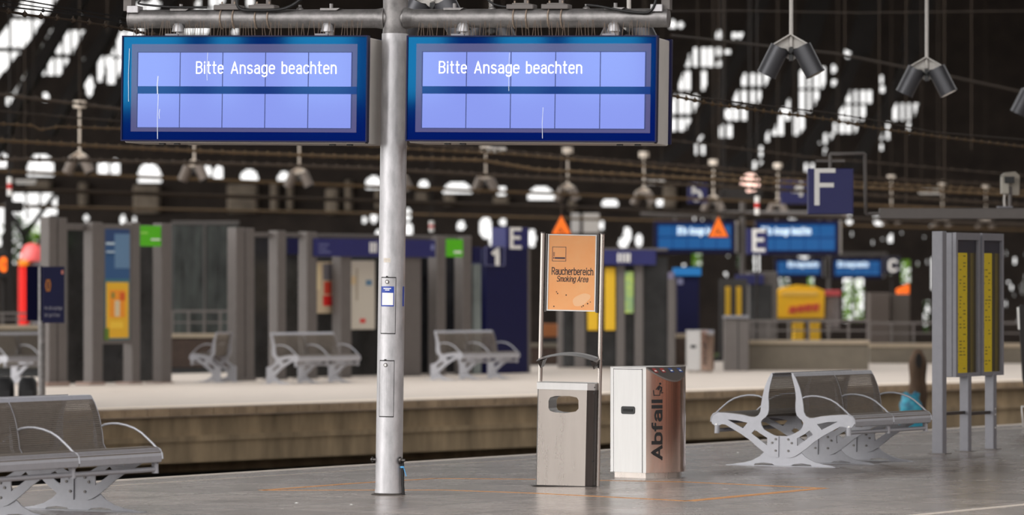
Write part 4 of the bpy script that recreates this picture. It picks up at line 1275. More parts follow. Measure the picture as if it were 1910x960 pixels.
wire('brown insulator wire sagging across the upper left corner', [(-30, 14), (60, 29), (130, 37), (200, 48), (260, 60), (300, 66)], 39, 41, .012, rust_dark, 11, .024)
wire('thin dark wire uppermost at the upper left corner', [(-30, -12), (120, 14), (260, 38)], 39, 40, .007, black_cable)
wire('thin dark wire just above the insulator wire at left', [(-30, 8), (100, 22), (180, 32), (260, 50)], 39, 40, .008, black_cable, 4, .016)
wire('second thin dark wire at the upper left corner', [(-30, -2), (120, 20), (260, 46)], 39.5, 40.5, .006, black_cable)
wire('brown beaded wire running right from the right display', [(1240, 176), (1330, 194), (1430, 208), (1540, 222), (1640, 240), (1760, 256), (1930, 276)], 46, 60, .012, rust_cable, 44, .022)
wire('thin dark wire above the brown beaded wire at right', [(1240, 166), (1310, 182), (1420, 196), (1530, 208), (1620, 222), (1740, 246), (1930, 262)], 46, 60, .008, rust_dark, 22, .013)
wire('brown wire passing just below both displays, upper', [(-30, 260), (180, 272), (420, 284), (700, 294), (757, 295), (900, 299), (1000, 316), (1250, 330), (1500, 344), (1940, 366)], 64, 80, .028, rust_cable, 100, .034)
wire('brown wire passing below both displays, lower', [(-30, 296), (200, 300), (460, 306), (700, 314), (757, 318), (980, 330), (1200, 340), (1500, 356), (1940, 384)], 72, 88, .034, rust_dark, 96, .040)
wire('brown wire kinked left of the displays, returning under the right one', [(-30, 229), (60, 234), (75, 242), (110, 236), (226, 240), (500, 258), (757, 277), (960, 288), (1160, 306), (1400, 330), (1940, 358)], 62, 78, .018, rust_cable, 90, .026)
wire('highest brown wire left of the displays', [(-30, 204), (100, 216), (226, 226), (700, 250), (1258, 262), (1500, 292), (1940, 330)], 62, 80, .014, rust_dark, 70, .024)
wire('faint brown wire behind the F sign', [(-30, 172), (700, 262), (1100, 296), (1400, 318), (1700, 336), (1940, 347)], 70, 90, .026, rust_dark, 80, .034)
wire('brown wire across the dark upper right', [(1250, 66), (1560, 100), (1760, 140), (1930, 176)], 60, 80, .02, rust_dark)
wire('thin wire across the upper right between the floodlights', [(1000, 22), (1380, 20), (1600, 24), (1930, 20)], 60, 80, .012, rust_dark)
wire('brown pipe crossing low behind the far floodlights', [(-30, 351), (300, 362), (757, 376), (1100, 388), (1500, 404), (1940, 420)], 90, 108, .05, rust_dark)
wire('dusty pipe crossing just over the shelter posts', [(-30, 384), (300, 390), (700, 398), (1940, 430)], 100, 130, .04, rust_cable)
wire('dusty pipe crossing above the far displays', [(-30, 318), (757, 350), (1150, 366), (1560, 380), (1940, 396)], 90, 104, .04, rust_cable)
for x, y0, y1, nm in ((46, -20, 300, 'at the far left'), (200, -20, 60, 'above the left display end'), (1640, 130, 330, 'behind the timetable stand floodlight'), (1690, 230, 380, 'left of the timetable floodlight'),
                      (1762, 40, 380, 'beneath the second sharp floodlight'), (1812, -20, 280, 'right of the second sharp floodlight'), (1576, -20, 90, 'between the sharp floodlights'), (1350, -20, 110, 'left of the first sharp floodlight')):
    a, b = W(x, y0, 84), W(x, y1, 84); a.z = 15.5
    t = thing('hanging_wire', 'thin dark vertical wire hanging ' + nm, 'overhead wire', b, group='thin vertical wires')
    MB().tube([(0, 0, 0), (0, 0, a.z - b.z)], .009, 6).build('wire', rust_dark, t)
# fluorescent battens under the roof
for x0, x1, y, Y, nm in ((906, 944, 281, 92, 'right of the mast under the right display'), (28, 68, 340, 100, 'at the far left'), (1712, 1756, 358, 104, 'above the thin crossbeam'), (1200, 1240, 341, 104, 'left of the sign 5')):
    a, b = W(x0, y, Y), W(x1, y, Y); c = (a + b) / 2; h = (b - a).length / 2
    t = thing('fluorescent_batten', 'pale unlit fluorescent batten ' + nm, 'lamp', c, group='fluorescent battens')
    MB().cbox(-h, h, -.05, .05, 0, .07, .01).build('batten', lamp_white, t)
    MB().tube([(-h + .03, 0, -.03), (h - .03, 0, -.03)], .02, 8).build('tube', white_paint, t)
    for s in (-1, 1): MB().tube([(s * h * .7, 0, .06), (s * h * .7, 0, 15.5 - c.z)], .008, 6).build('hanger', rust_dark, t)

# ------------------------------------------------------------------ shelters on the far platform
LA, LB_ = Vector((-7.83, 73.7)), Vector((-.885, 83.3)); LD = (LB_ - LA).normalized(); LN = Vector((LD.y, -LD.x))
LD3, LN3 = Vector((LD.x, LD.y, 0)), Vector((LN.x, LN.y, 0))
def l_t(x, off=0.0):
    o = LA + LN * off; a = (x - 955) / F
    return (a * o.y - o.x) / (LD.x - a * LD.y)
def l_z(x, y, off=0.0):
    o = LA + LN * off; Y = o.y + LD.y * l_t(x, off)
    return CAMZ - (y - HY) * Y / F
def l_mb(root_t):
    mb = MB(); o = LA + LD * root_t
    mb.T = Matrix(((LD.x, -LN.x, 0, 0), (LD.y, -LN.y, 0, 0), (0, 0, 1, 0), (0, 0, 0, 1)))
    return mb
def l_root(x):
    t = l_t(x); o = LA + LD * t
    return t, Vector((o.x, o.y, 0))
class LBox:
    """pieces of one shelter thing: picture columns along the shelter line, rows for height; y runs away from the viewer"""
    def __init__(self, name, lab, cat, x, group=None):
        self.t0, o = l_root(x); self.root = thing(name, lab, cat, o, group=group)
    def part(self, name, m, x0, x1, y0, y1, d0, d1, par=None, foot=False, ch=.012):
        off = -d0
        t0, t1 = l_t(x0, off) - self.t0, l_t(x1, off) - self.t0
        z1 = l_z((x0 + x1) / 2, y0, off); z0 = 0.0 if foot else l_z((x0 + x1) / 2, y1, off)
        mb = l_mb(0); mb.cbox(t0, t1, d0, d1, z0, z1, min(ch, abs(d1 - d0) * .3, abs(t1 - t0) * .3))
        return mb.build(name, m, par or self.root)
dark_panel = mat('dark pane with painted reflections', (66, 66, 66), .25, var=.3, scale=.9, rgb2=(24, 24, 24))  # lighter mottling painted into the colour for reflections in the glass
def post(b, x0, x1, y0, d=.22, m=None):
    p = b.part('post', m or grey_paint_dark, x0, x1, y0, 0, 0, d, foot=True)
    b.part('post_foot', grey_paint_dark, x0 - 4, x1 + 4, 0, 0, -.04, d + .04, par=p, foot=True) if False else None
    return p
sh = LBox('wind_shelter', 'grey steel platform shelter with a blue and yellow advert poster', 'shelter', 100, 'shelters on the far platform')
for x0, x1, y in ((92, 107, 404), (109, 126, 406), (173, 192, 414), (247, 262, 414), (302, 321, 416)): post(sh, x0, x1, y)
sh.part('roof_bar', grey_paint_dark, 92, 321, 418, 430, .16, .26)
sh.part('glass_panel', dark_panel, 126, 173, 424, 0, 1.1, 1.14, foot=True)
sh.part('glass_panel', dark_panel, 192, 247, 424, 0, 1.1, 1.14, foot=True)
sh.part('glass_panel', dark_panel, 262, 302, 424, 0, 1.1, 1.14, foot=True)
pc = sh.part('poster_case', grey_paint_dark, 190, 250, 418, 641, .02, .12)
pcl = [(196, 242, 427, 520, (44, 84, 130)), (196, 242, 427, 458, (36, 66, 112)), (199, 228, 470, 478, (34, 78, 120)), (198, 236, 452, 456, (196, 216, 226)), (199, 222, 468, 471, (190, 210, 222)),
       (214, 242, 436, 500, (96, 130, 164)), (196, 242, 520, 633, (60, 110, 120)), (198, 240, 526, 630, (228, 176, 40)), (204, 234, 540, 592, (236, 148, 36)), (208, 214, 545, 556, (120, 130, 60)),
       (214, 224, 560, 590, (214, 196, 160)), (206, 230, 600, 612, (240, 196, 60)), (224, 234, 545, 560, (214, 90, 30)), (196, 204, 612, 634, (90, 120, 40))]
for i, (x0, x1, y0, y1, c) in enumerate(pcl):
    sh.part('advert_patch', mat('advert print', c, .5), x0, x1, y0, y1, .018 - i * .0015, .022, par=pc)
gs = sh.part('green_sign', green_sign, 259, 302, 421, 459, .02, .05)
sh.part('printed_mark', white_paint, 282, 299, 445, 448, .012, .02, par=gs)
sh.part('printed_mark', mat('pale green print', (150, 220, 90), .5), 262, 276, 432, 436, .012, .02, par=gs)
for x0, x1 in ((92, 127), (172, 193), (246, 263), (301, 322)):
    sh.part('foot_plate', mat('pinkish foot cover', (150, 128, 118), .7), x0 - 4, x1 + 4, 712, 0, -.06, .28, foot=True)

sb = LBox('wind_shelter', 'longer grey steel shelter with blue fascia and lit notice posters', 'shelter', 450, 'shelters on the far platform')
for x0, x1, y in ((441, 457, 424), (459, 475, 425), (518, 534, 430), (573, 592, 432), (636, 656, 466), (745, 786, 466), (815, 832, 440), (864, 880, 442)): post(sb, x0, x1, y)
sb.part('roof_bar', grey_paint_dark, 441, 880, 436, 444, .16, .26)
sb.part('glass_panel', dark_panel, 475, 518, 436, 0, 1.1, 1.14, foot=True)
sb.part('glass_panel', dark_panel, 534, 573, 438, 0, 1.1, 1.14, foot=True)
sb.part('navy_sign', navy, 537, 558, 444, 474, .08, .12)
sb.part('glass_panel', dark_panel, 592, 815, 480, 0, 1.1, 1.14, foot=True)
sb.part('glass_panel', dark_panel, 832, 864, 446, 0, 1.1, 1.14, foot=True)
sb.part('glass_panel', dark_panel, 786, 815, 480, 0, 1.1, 1.14, foot=True)
fa = sb.part('fascia', sign_blue, 588, 813, 446, 479, -.06, .0)
for x0, x1, y0, y1 in ((595, 614, 455, 457), (595, 610, 462, 464), (595, 617, 469, 471), (804, 810, 456, 466)): sb.part('printed_line', mat('fascia print', (120, 124, 170), .5), x0, x1, y0, y1, -.07, -.06, par=fa)
for x in (690, 695, 700): sb.part('emblem_stroke', white_paint, x, x + 3, 452, 471, -.07, -.06, par=fa)
def poster(b, x0, x1, y0, y1, base, patches, d=.30):
    p = b.part('notice_poster', mat('notice paper', base, .5), x0, x1, y0, y1, d, d + .05)
    for i, (a, c, e, f, col) in enumerate(patches): b.part('print_patch', mat('notice print', col, .5), a, c, e, f, d - .004 - i * .002, d + .002, par=p)
poster(sb, 588, 626, 488, 584, (206, 186, 156), [(603, 620, 492, 522, (120, 116, 122)), (605, 618, 525, 548, (216, 70, 50)), (603, 620, 551, 570, (222, 40, 36)), (588, 597, 494, 540, (232, 214, 170))])
poster(sb, 621, 634, 518, 550, (180, 170, 160), [(622, 632, 516, 526, (110, 50, 44))])
poster(sb, 652, 700, 486, 614, (206, 198, 184), [(664, 668, 500, 560, (170, 158, 140)), (683, 694, 522, 532, (90, 130, 160)), (672, 682, 594, 602, (214, 60, 56)), (655, 664, 515, 530, (214, 190, 150))])
poster(sb, 752, 772, 486, 610, (196, 186, 170), [(756, 768, 488, 510, (214, 110, 80)), (757, 768, 536, 570, (96, 168, 60)), (757, 764, 585, 596, (210, 60, 60))])
gs = sb.part('green_sign', green_sign, 833, 864, 446, 479, .0, .03)
sb.part('printed_mark', white_paint, 847, 861, 468, 472, -.008, .0, par=gs)
for x0, x1 in ((440, 476), (517, 535), (572, 593), (635, 657), (744, 787), (814, 833), (863, 881)):
    sb.part('foot_plate', grey_paint_dark, x0 - 3, x1 + 3, 704, 0, -.05, .27, foot=True)

bp = LBox('information_pillar', 'tall dark blue information pillar with a small number sign', 'pillar sign', 945, )
pb = bp.part('pillar_body', navy, 908, 985, 463, 0, 0, .5, foot=True)
bp.part('grey_edge', grey_paint_dark, 984, 990, 463, 0, .02, .48, foot=True)
p1 = bp.part('number_plate', navy, 904, 943, 459, 496, -.03, .0)
def l_text(b, word, x0, x1, y0, y1, d, par, m=white_paint, wt=1.3):
    off = -d
    t0, t1 = l_t(x0, off) - b.t0, l_t(x1, off) - b.t0; xm = (x0 + x1) / 2
    mb = l_mb(0); put_strokes(mb, word, t0, t1, l_z(xm, y1, off), l_z(xm, y0, off), d, wt=wt); return mb.build('lettering', m, par)
l_text(bp, '1', 917, 930, 466, 492, -.035, p1, wt=1.8)
mb = l_mb(0)
for (x0, x1, y0, y1) in ((905, 942, 459.5, 461), (905, 942, 494, 495.5), (905, 907, 460, 495), (940, 942, 460, 495)):
    mb.box(l_t(x0, .034) - bp.t0, l_t(x1, .034) - bp.t0, -.034, -.03, l_z(920, y1, .034), l_z(920, y0, .034))
mb.build('plate_border', mat('dim border', (110, 112, 150), .5), p1)
pe = bp.part('letter_cube', sign_blue, 944, 987, 424, 463, .0, .36)
l_text(bp, 'E', 951, 970, 427, 461, -.006, pe, wt=1.2)
gl_ = LBox('glass_cabinet', 'pale glazed cabinet between the shelter and the blue pillar', 'cabinet', 885)
gl_.part('cabinet_body', mat('pale cabinet glass', (120, 128, 126), .2, var=.4, scale=3, stretch=(1, 1, .3)), 885, 898, 492, 0, .0, .12, foot=True)
gl_.part('cabinet_top', navy, 884, 897, 460, 488, .0, .12)

# low parapets and railings behind
def fbox(name, m, x0, x1, y0, y1, Y, depth, par=None, base=None, ch=.015):
    a, b = W(x0, y0, Y), W(x1, y1, Y)
    z0 = b.z if base is None else base
    top = par
    while top is not None and top.name not in MATS: top = top.parent
    o = Vector((0, 0, 0)) if par is None else MATS[top.name].to_translation()
    mb = MB(); mb.cbox(a.x - o.x, b.x - o.x, Y - o.y, Y + depth - o.y, z0 - o.z, a.z - o.z, min(ch, abs(b.x - a.x) * .3, depth * .3, abs(a.z - z0) * .3))
    return mb.build(name, m, par)
def froot(name, lab, cat, x, Y, group=None, z=0.0):
    p = W(x, 530, Y); return thing(name, lab, cat, (p.x, Y, z), group=group)
def parapet(n_, x0, x1, y0, Y, m, cap):
    struct(fbox('wall_%d' % n_, m, x0, x1, y0 + 6, 0, Y, .3, base=0.0))
    struct(fbox('trim_%d' % (n_ + 3), cap, x0 - 2, x1 + 2, y0, y0 + 8, Y - .04, .38))
beige_cap = mat('beige parapet cap', (158, 144, 124), .8, var=.1, scale=3)
parapet(2, -60, 92, 606, 90, parapet_mat, beige_cap)
parapet(3, 318, 520, 622, 90, brick_dark, beige_cap)
parapet(4, 1190, 1284, 622, 92, brick_dark, beige_cap)
parapet(5, 1396, 1620, 634, 87.5, parapet_mat, beige_cap)
parapet(6, 1622, 1990, 640, 95, parapet_mat, beige_cap)
parapet(7, 990, 1192, 640, 94, brick_dark, parapet_mat)
def railing(lab, x0, x1, y0, y1, Y, n_):
    t = froot('railing', lab, 'railing', x0, Y, 'railings behind the far platform', z=W(0, y1, Y).z)
    o = MATS[t.name].to_translation()
    a, b = W(x0, y0, Y) - o, W(x1, y0, Y) - o
    MB().bar(a, b, .05, .05).build('top_rail', grey_paint_dark, t)
    MB().bar(a + Vector((0, 0, (y0 - y1) * .5 * Y / F)), b + Vector((0, 0, (y0 - y1) * .5 * Y / F)), .03, .03).build('middle_rail', grey_paint_dark, t)
    for i in range(n_):
        p = a.lerp(b, i / (n_ - 1)); MB().bar(p, Vector((p.x, p.y, 0)), .045, .045).build('baluster', grey_paint_dark, t)
railing('grey railing on the brick parapet left of the mast', 322, 440, 580, 622, 90.2, 5)
railing('grey railing at the far left behind the notice board', -50, 60, 584, 606, 90.2, 5)
railing('grey railing on the parapet in front of the yellow booth', 1396, 1620, 598, 634, 87.7, 7)
railing('grey railing right of the yellow booth', 1622, 1990, 602, 640, 95.2, 10)

gsn = froot('glass_screen', 'smoked glass screen between the two left shelters behind the railing', 'glass screen', 380, 101)
fbox('pane', mat('smoked pane with painted reflections', (84, 90, 86), .2, scale=1.5, stretch=(3, 1, .5), rgb2=(8, 8, 8)), 322, 444, 418, 0, 101, .05, gsn, base=0)  # grey streaks in the pane colour stand for reflections
fbox('frame_bar', grey_paint_dark, 320, 446, 412, 419, 100.95, .12, gsn)
fbox('frame_bar', grey_paint_dark, 380, 384, 419, 0, 100.95, .12, gsn, base=0)
# second row of cabins right of the smoking post
c2 = froot('wind_shelter', 'far grey shelter with yellow posters right of the smoking post', 'shelter', 1150, 90, 'shelters on the far platform')
for x0, x1, y in ((1040, 1050, 470), (1072, 1092, 470), (1150, 1166, 490), (1184, 1200, 490), (1246, 1260, 520)): fbox('post', grey_paint_dark, x0, x1, y, 0, 90, .2, c2, base=0)
fa = fbox('fascia', sign_blue, 1112, 1224, 466, 494, 89.8, .3, c2)
for x in (1152, 1159, 1166, 1172): fbox('emblem_stroke', white_paint, x, x + 4, 472, 489, 89.76, .05, fa)
fbox('roof_bar', grey_paint_dark, 1040, 1246, 462, 468, 90, .3, c2)
fbox('glass_panel', dark_panel, 1050, 1246, 480, 0, 90.5, .04, c2, base=0)
for x0, x1, y0, y1 in ((1096, 1116, 505, 616), (1128, 1148, 498, 616)): fbox('yellow_poster', yellow, x0, x1, y0, y1, 89.98, .06, c2)
fbox('green_poster', mat('greenish poster', (110, 150, 130), .5, var=.5, scale=4, rgb2=(190, 210, 90)), 1166, 1182, 506, 584, 89.98, .06, c2)
c3 = froot('ticket_kiosk', 'small grey kiosk with a lilac fascia and white poster', 'kiosk', 1225, 97)
fbox('kiosk_body', mat('kiosk grey', (86, 80, 76), .7), 1200, 1262, 526, 0, 97.05, .8, c3, base=0)
fbox('fascia', mat('lilac fascia', (128, 122, 150), .6), 1197, 1258, 507, 527, 96.8, .4, c3)
fbox('white_poster', white_paint, 1207, 1226, 532, 604, 96.98, .06, c3)
fbox('print_patch', mat('lilac print', (120, 110, 150), .6), 1218, 1225, 545, 590, 96.96, .06, c3)
c4 = froot('navy_cabinet', 'dark navy cabinet with a bright blue top panel', 'cabinet', 1283, 99)
fbox('cabinet_body', navy, 1262, 1304, 512, 0, 99, .5, c4, base=0)
fbox('top_panel', mat('bright blue panel', (20, 110, 170), .5, emit=(10, 100, 170), estr=.4), 1256, 1308, 499, 514, 98.8, .5, c4)
fbox('printed_mark', mat('dim print', (140, 140, 170), .5), 1264, 1274, 518, 530, 98.98, .03, c4)
p_ = G(1306, 694)
waste_bin(p_, R(52), 'smaller blurred waste bin with curved front standing on the far platform', .84)
c5 = froot('grey_cabinet', 'plain grey metal cabinet beside the far waste bin', 'cabinet', 1373, 86.8)
fbox('cabinet_body', grey_paint_dark, 1351, 1397, 592, 0, 86.8, .5, c5, base=0)
fbox('cabinet_lid', grey_paint, 1350, 1398, 588, 594, 86.75, .55, c5)
fbox('door_line', black_print, 1376, 1377.5, 596, 690, 86.79, .02, c5)
c6 = froot('timetable_stand', 'distant twin timetable with narrow yellow sheets behind the grey cabinet', 'timetable stand', 1368, 100)
fbox('backboard', mat('dark board grey', (60, 58, 58), .6), 1342, 1394, 520, 0, 100.06, .1, c6, base=0)
for x0, x1 in ((1353, 1363), (1373, 1383)): fbox('yellow_sheet', yellow, x0, x1, 534, 592, 100, .08, c6)
c7 = froot('grey_cabin', 'tall plain grey cabin left of the yellow booth', 'cabin', 1422, 104)
fbox('cabin_wall', grey_paint_dark, 1396, 1450, 506, 0, 104, 1.2, c7, base=0)
fbox('cabin_window', dark_panel, 1398, 1440, 530, 600, 103.97, .05, c7)
fbox('cabin_sign', sign_blue, 1372, 1425, 512, 530, 103.8, .2, c7)
# yellow booth
yb = froot('parcel_booth', 'yellow parcel booth with red marks behind the railing', 'booth', 1495, 108)
o = MATS[yb.name].to_translation()
mb = MB(); yw = lambda x, y: (W(x, y, 108).x - o.x, W(x, y, 108).z)
mb.prism([(yw(1450, 600)[0], 0.9), (yw(1537, 600)[0], 0.9), yw(1538, 542), yw(1520, 534), yw(1490, 531), yw(1462, 536), yw(1450, 542)], 0, .8); bd_ = mb.build('booth_body', mat('booth yellow', (255, 194, 16), .45), yb)
for x0, x1 in ((1480, 1500), (1508, 1530)): fbox('booth_leg', mat('leg yellow', (238, 186, 30), .5), x0, x1, 598, 0, 108.1, .6, yb, base=0)
fbox('light_band', mat('pale yellow band', (240, 190, 80), .5), 1458, 1526, 543, 552, 107.97, .05, bd_)
mb = MB()
for x0, x1, y0, y1 in ((1470, 1484, 571, 584), (1486, 1498, 569, 582), (1499, 1512, 567, 581), (1514, 1526, 566, 580)):
    mb.prism([yw(x0, y1), yw(x1, y1), yw(x1 + 3, y0), yw(x0 + 3, y0)], -.04, .0)
mb.build('red_mark', mat('booth red', (216, 84, 50), .5), bd_)
fbox('red_canopy', mat('pinkish red', (196, 80, 84), .6), 1536, 1568, 541, 552, 108.2, .8, yb)
fbox('grey_side', mat('side grey', (136, 128, 128), .6, var=.3, scale=5, stretch=(6, 1, 1)), 1540, 1566, 552, 612, 108.3, .6, yb)
bx = froot('brown_cabin', 'pair of brown boxes in front of the orange glow', 'cabin', 1660, 112)
fbox('box_body', mat('brown box', (92, 82, 76), .8), 1622, 1660, 546, 0, 112, 1, bx, base=0)
fbox('box_body', mat('brown box', (86, 78, 72), .8), 1662, 1697, 548, 0, 112.1, 1, bx, base=0)
oc = froot('orange_canopy', 'small orange canopy above the brown boxes', 'canopy', 1683, 116)
MB().prism([(yw(1672, 548)[0] - yw(1683, 0)[0], 0), (yw(1697, 548)[0] - yw(1683, 0)[0], 0), (yw(1697, 0)[0] - yw(1683, 0)[0], W(0, 530, 116).z), (yw(1674, 0)[0] - yw(1683, 0)[0], W(0, 532, 116).z - .1)], 0, .5).build('canopy_cloth', mat('canopy orange', (250, 110, 20), .6, emit=(255, 110, 10), estr=.35), oc)  # self-glow put into the cloth colour to brighten it
bb = froot('crate', 'orange brown crates in the dark behind the smoking post', 'crate', 1038, 100)
fbox('crate_body', mat('crate orange', (160, 96, 50), .7), 1012, 1066, 604, 628, 100, .6, bb, base=None)
fbox('crate_stand', mat('crate stand', (40, 36, 34), .7), 1012, 1066, 628, 0, 100.02, .5, bb, base=0)
fbox('blue_lid', mat('lid blue', (40, 90, 150), .5), 1040, 1062, 632, 652, 99.95, .2, bb)
lo = froot('louvred_cabinet', 'pale louvred cabinet high behind the smoking sign', 'cabinet', 1090, 120)
fbox('cabinet_face', mat('pale louvre', (170, 166, 162), .6), 1066, 1082, 398, 434, 120, .4, lo)
fbox('cabinet_face', mat('pale louvre', (176, 170, 164), .6), 1088, 1118, 398, 434, 120, .4, lo)
fbox('stand', mat('stand grey', (70, 66, 64), .7), 1068, 1116, 434, 0, 120.1, .3, lo, base=0)

# ------------------------------------------------------------------ signs
def sign_box(name, lab, cat, x0, x1, y0, y1, Y, letter, lx, hang=None, leg=None, m=None, group=None, wt=1.35):
    a, b = W(x0, y0, Y), W(x1, y1, Y); c = (a + b) / 2
    t = thing(name, lab, cat, (c.x, Y, 0 if leg else b.z), group=group)
    o = MATS[t.name].to_translation()
    body = MB().cbox(a.x - o.x, b.x - o.x, 0, .16, b.z - o.z, a.z - o.z, .012).build('sign_box', m or sign_blue, t)
    if letter:
        mb = MB(); p, q = W(lx[0], lx[2], Y), W(lx[1], lx[3], Y)
        put_strokes(mb, letter, p.x - o.x, q.x - o.x, q.z - o.z, p.z - o.z, -.006, wt=wt); mb.build('lettering', white_paint, body)
    if hang: MB().tube([(0, .08, a.z - o.z), (0, .08, 15.5 - o.z)], .012, 8).build('hanger_rod', rust_dark, t)
    if leg: MB().tube([(0, .1, 0), (0, .1, b.z - o.z + .02)], .025, 8).build('sign_post', dark_iron, t)
    return t
f_ = sign_box('letter_sign', 'square blue sign with a white letter F hung from a pipe', 'sign', 1507, 1592, 314, 399, 53.3, 'F', (1519, 1554, 318, 379), hang=None, group='platform section signs', wt=.95)
sign_box('letter_sign', 'blurred blue sign with a white letter E before the far display', 'sign', 1392, 1432, 426, 474, 92, 'E', (1403, 1424, 430, 466), leg=1, group='platform section signs', wt=1.2)
sign_box('letter_sign', 'blurred round dark sign with letter C above the brown boxes', 'sign', 1648, 1680, 478, 510, 118, 'C', (1657, 1672, 485, 505), leg=1, group='platform section signs', m=mat('dim navy', (22, 22, 40), .6))
sign_box('number_sign', 'blurred blue sign with the number 5', 'sign', 1283, 1320, 341, 379, 100, '5', (1289, 1307, 345, 374), hang=2.2, group='platform number signs')
sign_box('number_sign', 'blurred blue sign with the number 4 left of the F sign', 'sign', 1456, 1508, 336, 380, 100, '4', (1478, 1498, 340, 364), hang=2.2, group='platform number signs')
for (x, y0, y1, h, nm) in ((1047, 398, 438, 22, 'rising behind the smoking area sign'), (1340, 400, 443, 22, 'in front of the far left display')):
    Y = 84
    p = W(x, y1, Y); t = thing('warning_triangle', 'orange warning triangle ' + nm, 'warning sign', (p.x, Y, 0), group='orange warning triangles')
    tri = lambda k: [(W(x + sx_ * h * k, yy, Y).x - p.x, W(x, yy, Y).z) for sx_, yy in ((-1, y1 - (1 - k) * 8), (1, y1 - (1 - k) * 8), (0, y0 + (1 - k) * 18))]
    b = MB().prism(tri(1), 0, .02).build('plate', mat('dark sign edge', (70, 34, 14), .6), t)
    MB().prism(tri(.80), -.006, .0).build('orange_face', mat('self-glowing warning orange', (250, 116, 14), .5, emit=(250, 110, 10), estr=.1), b)  # faint self-glow put into the orange face, which is no lamp
    mb = MB()
    for dx, dy in ((-5, 34), (0, 32), (4, 35), (-2, 28)): q = W(x + dx, y0 + dy, Y); mb.box(q.x - p.x - .015, q.x - p.x + .02, -.009, -.006, q.z - .02, q.z + .02)
    mb.build('dark_symbol', mat('symbol brown', (120, 50, 10), .6), b)
    MB().tube([(0, .03, W(x, y0 + 6, Y).z), (0, .03, 15.5)], .010, 6).build('hanger_rod', rust_dark, t)

# thin crossbeam at right carrying the F sign and a camera box
Yb = 53.5
a, b = W(1618, 398, Yb), W(2060, 398, Yb)
t = thing('display_mast', 'thin grey crossbeam on the right with a bent pipe holding the F sign', 'mast', (b.x, Yb, 0))
o = MATS[t.name].to_translation()
hb = 10 * Yb / F
mb = MB(); mb.cbox(W(1640, 0, Yb).x - o.x, b.x - o.x, -.08, .08, a.z - hb, a.z + hb, .012); mb.build('crossbeam', grey_paint_dark, t)
MB().tube([(0, 0, 0), (0, 0, a.z + .2)], .11, 16).build('pole', galv, t)
P = lambda x, y: (W(x, y, Yb).x - o.x, 0, W(x, y, Yb).z)
MB().tube([P(1650, 398), P(1616, 399), P(1615, 398), P(1613, 287), P(1612, 286.5), P(1549, 287), P(1548.5, 288), P(1548.5, 315)], .021, 8).build('bent_pipe', grey_paint_dark, t)
MB().bar(P(1522, 300), P(1576, 300), .03).build('sign_rail', grey_paint_dark, t)
cbx = thing('surveillance_camera', 'pale camera box with a dark front mounted on the thin crossbeam', 'camera', W(1884, 387.6, Yb))
k = Yb / F
mb = MB(); mb.cbox(-17 * k, -3 * k, -.08, .08, 26 * k, 58 * k, .01); mb.build('camera_body', mat('pale beige casing', (176, 170, 158), .5), cbx)
mb = MB(); mb.prism([(-6 * k, 24 * k), (17 * k, 24 * k), (18 * k, 60 * k), (10 * k, 68 * k), (-8 * k, 66 * k), (-16 * k, 60 * k), (-4 * k, 56 * k)], .0, .2); mb.build('camera_hood', mat('pale beige casing', (150, 142, 130), .5), cbx)
MB().box(-12 * k, 6 * k, -.12, -.06, 46 * k, 58 * k).build('dark_visor', black_plastic, cbx)
MB().tube([(0, 0, 0), (0, 0, 40 * k)], .025, 8).build('stem', steel_dark, cbx)
MB().tube([(-10 * k, 0, 0), (-11 * k, 0, 14 * k), (-10 * k, 0, 28 * k)], .015, 6).build('flex', lamp_white, cbx)
mb = MB(); mb.cbox(-24 * k, 4 * k, -.08, .08, 0, 3 * k, .004); mb.build('base', grey_paint, cbx)

# twin displays across the far platform
def far_display(lab, x0, x1, y0, y1, Y, text_x, side=True, legx=None):
    p = W(x0, y1, Y); t = thing('platform_display', lab, 'display', (p.x, Y, p.z), group='blurred far departure displays')
    o = MATS[t.name].to_translation(); q = W(x1, y0, Y) - o
    MB().cbox(0, q.x, .08, .5, 0, q.z, .015).build('housing', housing_grey, t)
    MB().cbox(-.02, q.x - .06, 0, .08, -.02, q.z, .015).build('front_frame', navy, t)
    s = MB().box(.07, q.x - .15, -.006, .01, .09, q.z - .09).build('screen', mat('far screen blue', (6, 60, 120), .15, emit=(0, 50, 110), estr=.35), t)
    W_, H_ = q.x - .26, q.z - .22
    for r_ in range(2):
        for i in range(5):
            MB().box(.09 + W_ * i / 5 + .012, .09 + W_ * (i + 1) / 5 - .012, -.010, -.004, .10 + r_ * (H_ * .54), .10 + r_ * (H_ * .54) + H_ * .46).build('display_cell', cell_blue, s)
    u = lambda x: (x - 955) * Y / F - p.x
    for wd, a, b in text_x:
        mb = MB(); z_ = q.z - .22 * q.z / .8
        put_strokes(mb, wd, u(a), u(b), z_ - .11, z_ + .06, -.013, wt=1.3); mb.build('lettering', pale_glow, s)
    for f in (.25, .75): MB().tube([(q.x * f, .25, q.z - .02), (q.x * f, .25, q.z + .14)], .03, 8).build('hanger', grey_paint_dark, t)
    return t
YD = F / 75.0
far_display('blurred blue display behind the orange warning triangle', 1221, 1376, 412, 471, YD, (('Bitte', 1264, 1281), ('Ansage', 1286, 1313), ('beachten', 1318, 1350)))
far_display('blurred blue display behind the letter E sign', 1410, 1570, 411, 474, YD, (('Bitte', 1421, 1439), ('Ansage', 1444, 1472), ('beachten', 1477, 1512)))
YE = 148.0
far_display('tiny blue display above the yellow booth', 1446, 1538, 482, 516, YE, (('Bitte', 1470, 1481), ('Ansage', 1484, 1501), ('beachten', 1504, 1526)))
far_display('tiny blue display above the bright outdoor gap', 1553, 1650, 481, 518, YE, (('Bitte', 1563, 1574), ('Ansage', 1577, 1594), ('beachten', 1597, 1619)))
